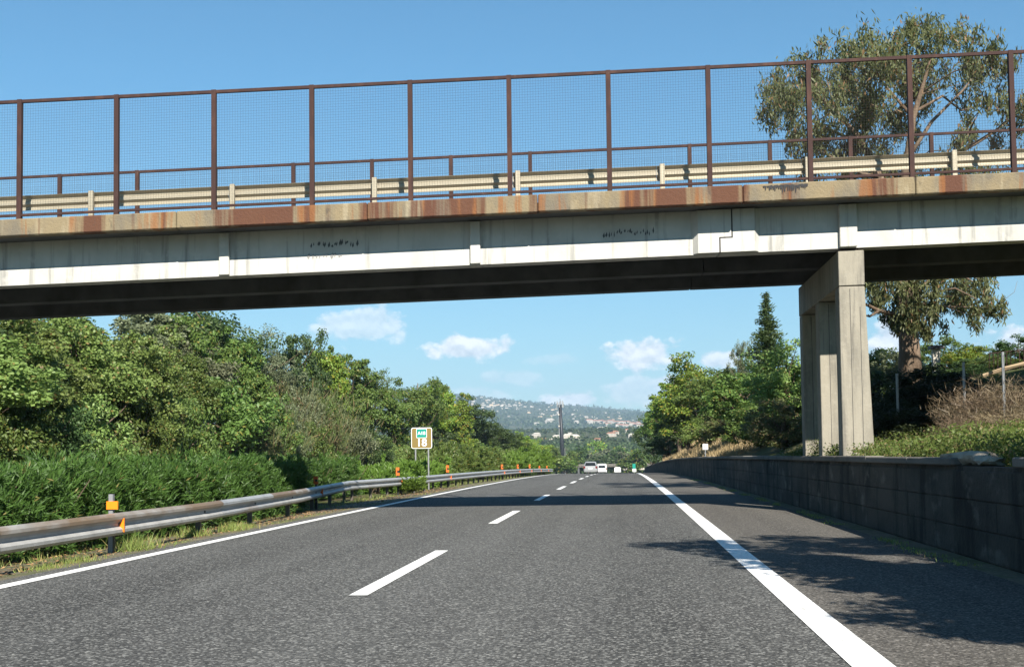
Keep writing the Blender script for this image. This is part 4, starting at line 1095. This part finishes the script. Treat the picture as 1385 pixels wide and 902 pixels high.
# a tree beside the road behind the camera's right shoulder: its shadow falls across the shoulder ahead
R0 = random.Random(3)
tree('roadside_tree', 'leafy tree on the right bank beside the viewer, casting shade on the shoulder', 6.9, 6.0, 8.0, P_NEAR[0], LF['olive'], 7.0, grow=1)
tree('roadside_tree', 'second leafy tree on the right bank beside the viewer, nearer the wall', 5.9, 4.6, 6.2, P_NEAR[1], LF['mid'], 4.6, grow=1)

# ------------------------------------------------------------------ right bank growth
GRB = 'trees on the right bank beyond the pier'
right = [
 (1062, 478, 6.6, P_MID[1], 'fig', 3.4, 'dull bushy tree touching the left side of the pier'),
 (1085, 500, 7.5, P_MID[2], 'mid', 3.6, 'green tree half hidden behind the left pier column'),
 (1000, 505, 6.2, P_MID[0], 'mid', 4.4, 'mid green bushy tree left of the dark conifer'),
 (972, 497, 6.8, P_MID[3], 'mid', 5.6, 'green tree with rounded top, third left of the pier'),
 (945, 495, 6.6, P_MID[1], 'lime', 7.0, 'tallest bright green tree above the small white sign'),
 (918, 518, 6.4, P_MID[2], 'lime', 7.0, 'bright green tree leaning towards the road on the right'),
 (898, 540, 6.4, P_MID[0], 'mid', 8.0, 'green tree closing the right bank near the crest'),
 (884, 566, 6.4, P_MID[1], 'dark', 9.0, 'dark shaded tree last on the right bank beside the far road'),
 (930, 556, 5.6, P_MID[0], 'dark', 5.0, 'dark undergrowth tree behind the far end of the wall'),
 (905, 590, 5.6, P_MID[2], 'dark', 6.5, 'low dark tree hanging over the far end of the wall'),
 (960, 560, 6.0, P_BUSH[0], 'fig', 5.0, 'yellowish bush above the dry grass slope'),
 (995, 552, 6.4, P_BUSH[1], 'broom', 4.6, 'dull green bush above the dry grass slope left of the conifer'),
 (1030, 545, 6.3, P_BUSH[0], 'mid', 4.0, 'green bush below the dark conifer'),
 (1060, 545, 6.2, P_BUSH[1], 'broom', 3.6, 'brown-green bush beside the pier above the dry grass'),
]
for (px, py, X, pr, lf, w, lb) in right:
    bsh = pr in P_BUSH
    tree_px(px, py, X, lb, pr, LF[lf], w, 'bank_bush' if bsh else 'broadleaf_tree', GRB, cat='bush' if bsh else 'tree', **(dict(H0=3.0, W0=1.9) if bsh else {}))
p = at_x(1036, 393, 8.2); tree('conifer_tree', 'dark pointed conifer standing left of the bridge pier', p[0], p[1], p[2], P_CON, LF['cypress'], 4.3, H0=9.0, W0=1.9, grow=1)
p = at_x(1006, 440, 8.0); tree('conifer_tree', 'thin sparse grey tree beside the pointed conifer', p[0], p[1]+2, p[2], P_AIRY[1], LF['olive'], 2.2, grow=1)
# behind the pier and fence
rb = [ # px, py top, depth, proto, leaf, width
 (1196, 470, 44, P_BUSH[0], 'mid', 2.8, 'green bush between the pier and the eucalyptus trunk'),
 (1275, 462, 45, P_BUSH[1], 'mid', 3.0, 'green bush right behind the eucalyptus trunk'),
 (1318, 466, 44, P_BUSH[0], 'lime', 2.8, 'light green bush behind the wire fence'),
 (1376, 458, 43, P_BUSH[1], 'dark', 2.8, 'dark green bush behind the fence at the right picture edge'),
 (1345, 478, 40, P_BUSH[0], 'mid', 2.2, 'green bush behind the iron railing at right'),
 (1296, 486, 38, P_BUSH[1], 'dark', 2.2, 'dark bush right of the small pale pillar'),
 (1180, 500, 38, P_BUSH[0], 'dark', 2.4, 'dark green bush peeping out directly right of the pier'),
 (1215, 480, 40, P_BUSH[1], 'olive', 2.2, 'grey-green bush left of the eucalyptus trunk'),
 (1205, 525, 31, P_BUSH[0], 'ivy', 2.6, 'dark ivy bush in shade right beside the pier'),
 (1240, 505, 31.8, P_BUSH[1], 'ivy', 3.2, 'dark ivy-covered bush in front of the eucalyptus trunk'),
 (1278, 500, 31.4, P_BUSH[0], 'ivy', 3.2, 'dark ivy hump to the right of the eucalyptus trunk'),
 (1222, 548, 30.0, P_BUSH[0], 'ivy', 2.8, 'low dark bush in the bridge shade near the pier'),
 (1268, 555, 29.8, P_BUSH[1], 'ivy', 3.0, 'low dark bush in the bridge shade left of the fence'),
]
for (px, py, d, pr, lf, w, lb) in rb:
    p = at_y(px, py, d); bsh = pr in P_BUSH
    tree('bank_bush' if bsh else 'broadleaf_tree', lb, p[0], p[1], p[2], pr, LF[lf], w, 'growth behind the right pier', cat='bush' if bsh else 'tree', **(dict(H0=3.0, W0=1.9) if bsh else {}))
for i, (px, py, d, w) in enumerate(((1308, 535, 27.5, 1.5), (1318, 512, 27.3, 1.7), (1345, 506, 27, 1.8), (1376, 500, 26.8, 1.8), (1300, 565, 26.4, 1.3), (1320, 552, 26, 1.5), (1352, 548, 25.6, 1.6), (1384, 545, 25.2, 1.7))):
    p = at_y(px, py, d); zb_ = gz(p[0], d); h = max(p[2]-zb_, .4)
    e = empty('dry_shrub', (p[0], d, zb_-.03), f'tangled brown dry shrub by the wire fence, {words[i]} from the pier' if i < 4 else f'low tangled dry shrub in front of the wire fence, {words[i-4]} from the pier', 'shrub', 'dry shrubs by the right fence'); e.rotation_euler.z = i*.9; e.scale = (w/3.6, w/3.6, .8*h/3.0)
    link('stems', P_DRY[i % 2] if 'P_DRY' in globals() else globals().setdefault('P_DRY', [proto_strands(71, n=4200, thick=.014, wild=.9), proto_strands(72, n=4200, thick=.014, wild=.9)])[i % 2], MT['twig'], e)
# wire fence
fr = empty('wire_fence', (float(at_y(1357, 560, 26.5)[0]), 26.5, gz(at_y(1357, 560, 26.5)[0], 26.5)), 'grey post and wire fence among dry shrubs on the right bank', 'fence')
tops = []
for (px, pt, pb_, d) in ((1213, 505, 560, 29.5), (1303, 490, 560, 28.0), (1356, 476, 575, 26.5), (1420, 462, 590, 25.2)):
    a = at_y(px, pt, d); b = (a[0], a[1], gz(a[0], d)-.3); tops.append((a, gz(a[0], d)))
    MB().tube([b, tuple(a)], .032, 8).obj('post', MT['grey_metal'], fr)
for k in range(7):
    f = .12+k*.14
    for (a, ga), (c, gc) in zip(tops, tops[1:]):
        MB().tube([(a[0], a[1]-.035, ga+(a[2]-ga)*f), ((a[0]+c[0])/2, (a[1]+c[1])/2-.035, (ga+(a[2]-ga)*f+gc+(c[2]-gc)*f)/2-.03), (c[0], c[1]-.035, gc+(c[2]-gc)*f)], .005, 4, False).obj('wire', MT['wire'], fr)
# railing, gate pillar, leaning pole
rl = empty('iron_railing', tuple(at_y(1360, 505, 36)[:2])+(gz(at_y(1360, 505, 36)[0], 36),), 'thin iron bar railing at the right edge behind the fence', 'railing')
pa, pb2 = at_y(1338, 505, 36), at_y(1420, 497, 36); ta, tb2 = at_y(1338, 478, 36), at_y(1420, 470, 36)
for k in range(15):
    f = k/14; a = pa+(pb2-pa)*f; t = ta+(tb2-ta)*f
    MB().tube([(a[0], a[1], gz(a[0], 36)), tuple(t)], .012, 5).obj('bar', MT['rust'], rl)
MB().tube([tuple(ta), tuple(tb2)], .016, 6).obj('rail', MT['rust'], rl)
gp_ = at_y(1266, 490, 38.5); pil = empty('gate_pillar', (gp_[0], 38.5, gz(gp_[0], 38.5)), 'small pale pillar with dark cap behind the ivy, right of the eucalyptus', 'pillar')
zt = at_y(1266, 472, 38.5)[2]
MB().box(gp_[0]-.11, gp_[0]+.11, 38.4, 38.6, pil.location.z-.3, zt).obj('shaft', MT['house_white'], pil)
MB().box(gp_[0]-.19, gp_[0]+.19, 38.3, 38.7, zt+.002, zt+.10).obj('cap', MT['dark_metal'], pil)
MB().prism([(-.12, 0), (.12, 0), (0, .10)], 38.4, 38.6, 'y')
a = at_y(1330, 508, 27); b = at_y(1392, 490, 26.6)
tag(MB().tube([tuple(a), tuple((a+b)/2+np.array((0, 0, .02))), tuple(b)], .045, 6).obj('leaning_pole', plain('bare_wood', (.36, .27, .17), .8)), 'bare wooden pole lying slanted over the dry shrubs at right', 'pole')

# ------------------------------------------------------------------ mast
ym = 520.0; top = at_y(757.5, 543, ym); xb = at_y(761, 636, ym)[0]; zb_ = gz(xb, ym)
mast = empty('antenna_mast', (xb, ym, zb_), 'tall grey antenna mast standing left of the cars', 'mast')
hm = top[2]-zb_
link('pole', MB().tube([(0, 0, -1), (-.25*(xb-top[0]), 0, hm*.5), (top[0]-xb, 0, hm-1.4)], [1.0, .82, .62], 12).mesh('pole', smooth=True), MT['dark_metal'], mast)
tx = top[0]-xb
for k in range(6):
    a = k*math.pi/3+.3; x, y = tx+math.cos(a)*1.35, math.sin(a)*1.35
    link('antenna', MB().box(x-.17, x+.17, y-.17, y+.17, hm-2.6, hm-.2+.5*(k % 2)).mesh('antenna'), MT['grey_metal'], mast)
    link('bracket', MB().tube([(tx, 0, hm-1.5), (x, y, hm-1.5)], .07, 5).mesh('bracket'), MT['dark_metal'], mast)
link('spike', MB().tube([(tx, 0, hm-1.5), (tx, 0, hm+1.2)], .09, 5).mesh('spike'), MT['dark_metal'], mast)
for k, z in enumerate((.66, .82)):
    link('dish', MB().tube([(tx*z-.75, -.5, hm*z), (tx*z-.75, -.9, hm*z)], .34, 10).mesh('dish'), MT['house_white'], mast)
link('ladder', MB().box(tx*.5-1.0, tx*.5-.75, -.1, .1, hm*.5, hm*.92).mesh('ladder'), MT['grey_metal'], mast)
link('side_pole', MB().tube([(1.1, 0, -1), (1.1, 0, hm*.36)], .12, 6).mesh('side_pole'), MT['grey_metal'], mast)

# ------------------------------------------------------------------ vehicles (seen from behind)
def wheel(x, y, r, w, parent):
    t = link('wheel', MB().tube([(x-w/2, y, r), (x+w/2, y, r)], r, 16).mesh('wheel', smooth=False), MT['tyre'], parent)
    s = 1 if x > 0 else -1
    link('rim', MB().tube([(x+s*(w/2+.002), y, r), (x+s*(w/2+.012), y, r)], r*.62, 12).mesh('rim'), MT['grey_metal'], t)
def car(name, label, cat, x, y, W, Ln, sections, paint, hood, glass_rows):
    """sections: (z, half width factor, y rear offset, y front offset) up the body"""
    zr = float(road_z(y))
    e = empty(name, (x, y, zr+.004), label, cat, 'vehicles on the carriageway ahead')
    mb = MB(); V = []; n = 8
    for (z, f, yr, yf) in sections:
        h = W/2*f; c = .16
        V += [(-h+c, yr, z), (h-c, yr, z), (h, yr+c, z), (h, yf-c, z), (h-c, yf, z), (-h+c, yf, z), (-h, yf-c, z), (-h, yr+c, z)]
    F = []
    for i in range(len(sections)-1):
        for k in range(n): F.append((i*n+k, i*n+(k+1) % n, (i+1)*n+(k+1) % n, (i+1)*n+k))
    F.append(tuple(range(n))[::-1]); F.append(tuple((len(sections)-1)*n+k for k in range(n)))
    mb.add(V, F); o = link('body', mb.mesh('body'), paint, e)
    b = o.modifiers.new('bevel', 'BEVEL'); b.width = .05; b.segments = 2; b.limit_method = 'ANGLE'
    for part, mat, z0, z1, w0, w1, ya, yb in glass_rows:
        link(part, MB().hexa([(-w0, ya-.015, z0), (w0, ya-.015, z0), (w0, ya+.03, z0), (-w0, ya+.03, z0), (-w1, yb-.015, z1), (w1, yb-.015, z1), (w1, yb+.03, z1), (-w1, yb+.03, z1)]).mesh(part), mat, e)
    for s in (-1, 1):
        for yy in (.75, Ln-.8): wheel(s*(W/2-.10), yy, .32, .2, e)
    return e
c1 = car('parked', 'x', 'car', 0, 0, 1.8, 4.3, [(.22, .92, .10, 4.2), (.45, 1, .0, 4.3), (.90, 1.0, .02, 4.28), (1.0, .97, .10, 3.3), (1.45, .78, .55, 2.6), (1.56, .70, .75, 2.3)], MT['car_silver'], 0,
   [('rear_window', MT['glass'], 1.02, 1.44, .72, .58, .12, .50), ('bumper', MT['grey_metal'], .24, .47, .80, .82, -.03, -.05), ('number_plate', MT['white'], .62, .74, .26, .26, -.01, -.005)])
def finish(e, label, name, lens):
    e.name = name; e['label'] = label
    for s in (-1, 1):
        z0, z1, x0, x1, y0 = lens
        link('tail_light', MB().box(min(s*x0, s*x1), max(s*x0, s*x1), y0-.03, y0+.08, z0, z1).mesh('tail_light'), MT['red'], e)
y1 = 158.0; x1 = at_y(798.5, 632, y1)[0]
c1.location = (x1, y1, float(road_z(y1))+.004); finish(c1, 'silver-white hatchback in the left lane at the crest, nearer of two', 'hatchback_car', (.72, .98, .66, .88, .03))
y2 = 232.0; x2 = at_y(814, 632, y2)[0]
c2 = car('van', 'x', 'van', x2, y2, 1.82, 4.4, [(.24, .94, .08, 4.3), (.5, 1, .0, 4.4), (1.05, 1, .0, 4.3), (1.65, .93, .12, 3.0), (1.95, .86, .2, 2.7)], MT['white'], 0,
   [('rear_window', MT['glass'], 1.16, 1.66, .66, .62, -.012, .09), ('bumper', MT['dark_metal'], .26, .46, .84, .84, -.04, -.05), ('number_plate', MT['white'], .70, .82, .26, .26, -.03, -.03)])
finish(c2, 'small white van with dark rear window following beyond the hatchback', 'small_van', (.8, 1.2, .76, .89, .01))
y3 = 430.0; p3 = at_y(835.3, 636, y3); zr = float(road_z(y3))
tr = empty('box_truck', (p3[0], y3, zr), 'square white box truck seen from behind, far down the right lane', 'truck', 'vehicles on the carriageway ahead')
zt3 = at_y(835.3, 632.8, y3)[2]-zr; wt3 = 8.6*y3/F_PX
link('cargo_box', MB().box(-wt3/2, wt3/2, 0, 5.5, .9, zt3).mesh('cargo_box'), MT['white'], tr)
for s in (-1, 1): link('rear_door', MB().box(min(s*.015, s*(wt3/2-.06)), max(s*.015, s*(wt3/2-.06)), -.04, -.003, .98, zt3-.06).mesh('rear_door'), MT['white'], tr)
link('door_lock', MB().box(-.03, .03, -.07, -.042, 1.2, zt3-.3).mesh('door_lock'), MT['grey_metal'], tr)
link('chassis', MB().box(-wt3/2+.2, wt3/2-.2, .1, 7.4, .5, .898).mesh('chassis'), MT['black'], tr)
link('cab', MB().hexa([(-wt3/2+.1, 5.7, .9), (wt3/2-.1, 5.7, .9), (wt3/2-.1, 7.6, .9), (-wt3/2+.1, 7.6, .9), (-wt3/2+.15, 5.7, 2.5), (wt3/2-.15, 5.7, 2.5), (wt3/2-.15, 7.0, 2.5), (-wt3/2+.15, 7.0, 2.5)]).mesh('cab'), MT['white'], tr)
for s in (-1, 1):
    for yy in (1.2, 6.4): wheel(s*(wt3/2-.25), yy, .45, .3, tr)
# distant overpass where the road disappears
yo = 600.0
ov = empty('distant_overpass', (0, yo, float(road_z(yo))), 'pale distant overpass crossing low behind the vehicles', 'bridge')
a = at_y(806, 628.3, yo); b = at_y(862, 628.0, yo); zl = at_y(838, 631.0, yo)[2]
MB().box(a[0]-14, b[0]+8, yo, yo+7, zl, a[2]).obj('deck', MT['coping'], ov)
MB().box(a[0]-14, b[0]+8, yo-.25, yo-.03, a[2]-.5, a[2]+.35).obj('parapet', MT['coping'], ov)
MB().box(b[0]-7, b[0]+8, yo-2.5, yo-1.5, at_y(850, 635.2, yo)[2], at_y(850, 632.2, yo)[2]).obj('side_wall', MT['house_white'], ov)
for x in (a[0]-9, b[0]-6.5): MB().box(x, x+.9, yo+.4, yo+6.4, gz(x, yo)-1, zl-.02).obj('pier', MT['soffit'], ov)
yg = 330.0; pg = at_y(857.5, 629, yg)
gs = empty('green_sign', (pg[0], yg, gz(pg[0], yg)), 'tiny green and white road sign at the far right shoulder', 'road sign')
z0_ = gs.location.z; zz = pg[2]-z0_
link('post', MB().tube([(0, 0, -.3), (0, 0, zz+.3)], .06, 6).mesh('post'), MT['grey_metal'], gs)
link('panel', MB().box(-.4, .4, -.09, -.062, zz-.9, zz+.4).mesh('panel'), MT['green_sign'], gs)
link('plate', MB().box(-.4, .55, -.09, -.062, zz-1.75, zz-.95).mesh('plate'), MT['white'], gs)

# ------------------------------------------------------------------ houses in the valley and on the far hill
def terrain_hit(u, v, y0=700, y1=9500):
    d = ray(u, v); ys = np.geomspace(y0, y1, 900); xs = d[0]/d[1]*ys; zs = CAM_H+d[2]/d[1]*ys
    g = ground(xs, ys); k = np.argmax(g > zs)
    return (xs[k], ys[k], g[k]) if g[k] > zs[k] else None
def house_mesh(w, d, h, rh, hip=.35):
    wl = MB().box(-w/2, w/2, -d/2, d/2, -4, h).mesh('wall'); o = .35
    rf = MB(); V = [(-w/2-o, -d/2-o, h), (w/2+o, -d/2-o, h), (w/2+o, d/2+o, h), (-w/2-o, d/2+o, h), (-w/2*(1-hip), 0, h+rh), (w/2*(1-hip), 0, h+rh)]
    rf.add(V, [(3, 2, 1, 0), (0, 1, 5, 4), (1, 2, 5), (2, 3, 4, 5), (3, 0, 4)])
    return wl, rf.mesh('roof')
HM = [house_mesh(14, 10, 6, 2.6), house_mesh(20, 11, 7, 2.8), house_mesh(11, 9, 8.5, 2.2), house_mesh(26, 12, 5.5, 2.2)]
for wl, rf in HM: wl.materials.append(MT['house_white']); rf.materials.append(MT['roof'])
WIN = MB().box(-.55, .55, -.06, .0, 0, 1.5).mesh('window'); WIN.materials.append(MT['window'])
HD = [(14, 10, 6), (20, 11, 7), (11, 9, 8.5), (26, 12, 5.5)]
rh_ = random.Random(8)
village = [(797,571.5,1,1),(805,572,0,1),(812,572.5,1,1),(818,573,0,1),(826,572.5,1,1),(834,574,1,1),(841,574.5,2,1),(848,574,1,1),(855,576,1,1),(860,577,0,1),(822,576.5,1,1),(838,577,3,1),(846,578.5,1,1),(853,581,0,1),(849,585,0,1),(832,587.5,0,1),(827,590.5,1,1),(842,578,0,1),(800,575,2,0),(815,581,3,0),
           (724,575,3,0),(741,572,0,0),(744,570.5,1,0),(726,590,0,0),(723,592,3,0),(754,594,1,0),(768,592.5,1,0),(775,592,3,0),(778,594,1,0),(770,590,0,0),(809,598.5,1,1),(841,609.5,3,0),(744,598,0,0),(735,597.5,0,1),(857,592,1,0),(863,574.5,0,1),(867,578,1,1),(780,574,2,0)]
nv = 0
ORD = words+['twenty-'+w for w in words[:9]]
rank = {0: 0, 1: 0}
for i, (u, v, k, tile) in enumerate(sorted(village)):
    h = terrain_hit(u, v)
    if h is None: continue
    s = .58*(h[1]/1500)**.8
    e = empty('village_house', (h[0], h[1], h[2]), f'tile-roofed house in the village on the middle hill, {ORD[rank[1]]} from the left' if tile else f'pale house among the trees of the middle hill, {ORD[rank[0]]} from the left', 'house', 'village houses with tiled roofs' if tile else 'pale houses in the valley')
    e.rotation_euler.z = rh_.uniform(-.5, .5); e.scale = (s, s, s)
    link('wall', HM[k][0], None, e); r = link('roof', HM[k][1], None, e)
    if not tile: setmat(r, MT['house_white']); r.scale.z = .98
    rank[tile] += 1; w, d, hh = HD[k]
    for q in range(int(w//3.2)):
        for z in ((1.2, 4.0) if hh > 5.8 else (1.8,)):
            link('window', WIN, None, e, (-w/2+1.8+q*3.2, -d/2-.004, z))
far_m = MB().box(-8, 8, -6, 6, -8, 7).add([(-8.4, -6.4, 7.01), (8.4, -6.4, 7.01), (8.4, 6.4, 7.01), (-8.4, 6.4, 7.01), (-4, 0, 9), (4, 0, 9)], [(0, 1, 5, 4), (1, 2, 5), (2, 3, 4, 5), (3, 0, 4)]).mesh('hill_house')
far_m.materials.append(MT['house_white'])
dens = [(685, 545, 34, 8, 50), (655, 540, 26, 6, 26), (700, 553, 60, 10, 26), (760, 560, 60, 9, 26), (820, 565, 40, 6, 16), (640, 552, 40, 10, 20), (600, 545, 60, 10, 20)]
cnt = 0
for (u, v, su, sv, n) in dens:
    for k in range(n):
        h = terrain_hit(rh_.gauss(u, su*.55), rh_.gauss(v, sv*.5), 3600)
        if h is None or h[1] < 3900: continue
        o = link('hill_house', far_m); o.location = h; s = rh_.uniform(.35, .85); o.scale = (s*rh_.uniform(.8, 1.8), s, s*rh_.uniform(.7, 1.2)); o.rotation_euler.z = rh_.uniform(-.6, .6); cnt += 1
        tag(o, 'tiny pale house in the town spread over the far hillside', 'house', 'town houses on the far hill')
        if rh_.random() < .25: setmat(o, MT['house_ochre'])
print('far houses', cnt)

# ------------------------------------------------------------------ distant trees
def woods(name, label, n, yr, br, size, per, ls, seed, mat, keep=None):
    R = np.random.RandomState(seed)
    y = yr[0]*(yr[1]/yr[0])**R.uniform(0, 1, n); x = y*R.uniform(br[0], br[1], n)
    if keep is not None: k = keep(x, y, R); x = x[k]; y = y[k]
    s = size*R.uniform(.55, 1.35, len(x)); z = ground(x, y)
    idx = np.repeat(np.arange(len(x)), per); m_ = len(idx)
    off = unit(m_, R)*(R.uniform(.2, 1, m_)**.5)[:, None]
    P = np.stack([x, y, z+s*.45], 1)[idx]+off*(s[idx]*.5)[:, None]*np.array((1, 1, .95))
    Nn = off+unit(m_, R)*.5+np.array((0, 0, .3))
    o = link(name, leaf_mesh(name, P, unit(m_, R), Nn, ls*s[idx]*R.uniform(.7, 1.3, m_), ls*.8*s[idx], R, idx), mat)
    return tag(o, label, 'trees', kind='stuff')
woods('valley_wood', 'wooded green valley spread below the middle hill', 5200, (560, 1300), (-.26, .14), 6.5, 26, .34, 91, LF['wood'], lambda x, y, R: ((x < -30) | (x > 24) | (y > 680)))
woods('hill_wood', 'patchwork of trees and groves on the middle hill', 5500, (1300, 3000), (-.24, .16), 7.0, 14, .5, 92, LF['wood'], lambda x, y, R: vnoise(x, y, 90)+R.uniform(-.6, .6, len(x)) > .05)
woods('far_hill_wood', 'hazy trees scattered over the far hillside', 6000, (3900, 9000), (-.2, .12), 13, 6, .7, 93, LF['wood'], lambda x, y, R: vnoise(x, y, 300)+R.uniform(-.7, .7, len(x)) > -.1)
dist = [(783, 600, 640, 'dark', 14), (806, 616, 620, 'dark', 11), (828, 608, 640, 'dark', 13), (772, 608, 560, 'mid', 12), (795, 606, 700, 'olive', 14), (845, 606, 640, 'olive', 12), (752, 612, 470, 'mid', 10), (740, 610, 420, 'lime', 10), (766, 616, 500, 'bright', 9), (850, 616, 560, 'mid', 9), (818, 602, 760, 'olive', 16), (838, 600, 800, 'mid', 14), (728, 604, 430, 'mid', 12), (862, 604, 480, 'mid', 9), (812, 593, 900, 'lime', 16), (756, 604, 800, 'olive', 14)]
for i, (u, v, y, lf, w) in enumerate(sorted(dist)):
    p = at_y(u, v, y)
    tree('distant_tree', f'rounded tree in the valley beyond the crest, {words[i]} from the left', p[0], y, p[2], P_FAR[i % 3], LF[lf], w, 'trees in the valley beyond the crest', grow=1.05)

# ------------------------------------------------------------------ haze
hz = MB().box(-15500, 15500, -120, 12900, -60, 720)
o = hz.obj('haze', None); o['kind'] = 'stuff'
hm_ = bpy.data.materials.new('haze'); hm_.use_nodes = True; nt = hm_.node_tree; nt.nodes.clear()
pv = nt.nodes.new('ShaderNodeVolumePrincipled'); pv.inputs['Color'].default_value = (.52, .74, 1.0, 1); pv.inputs['Density'].default_value = 8.0e-5; pv.inputs['Anisotropy'].default_value = 0.0
mo = nt.nodes.new('ShaderNodeOutputMaterial'); nt.links.new(pv.outputs[0], mo.inputs['Volume'])
o.data.materials.append(hm_)
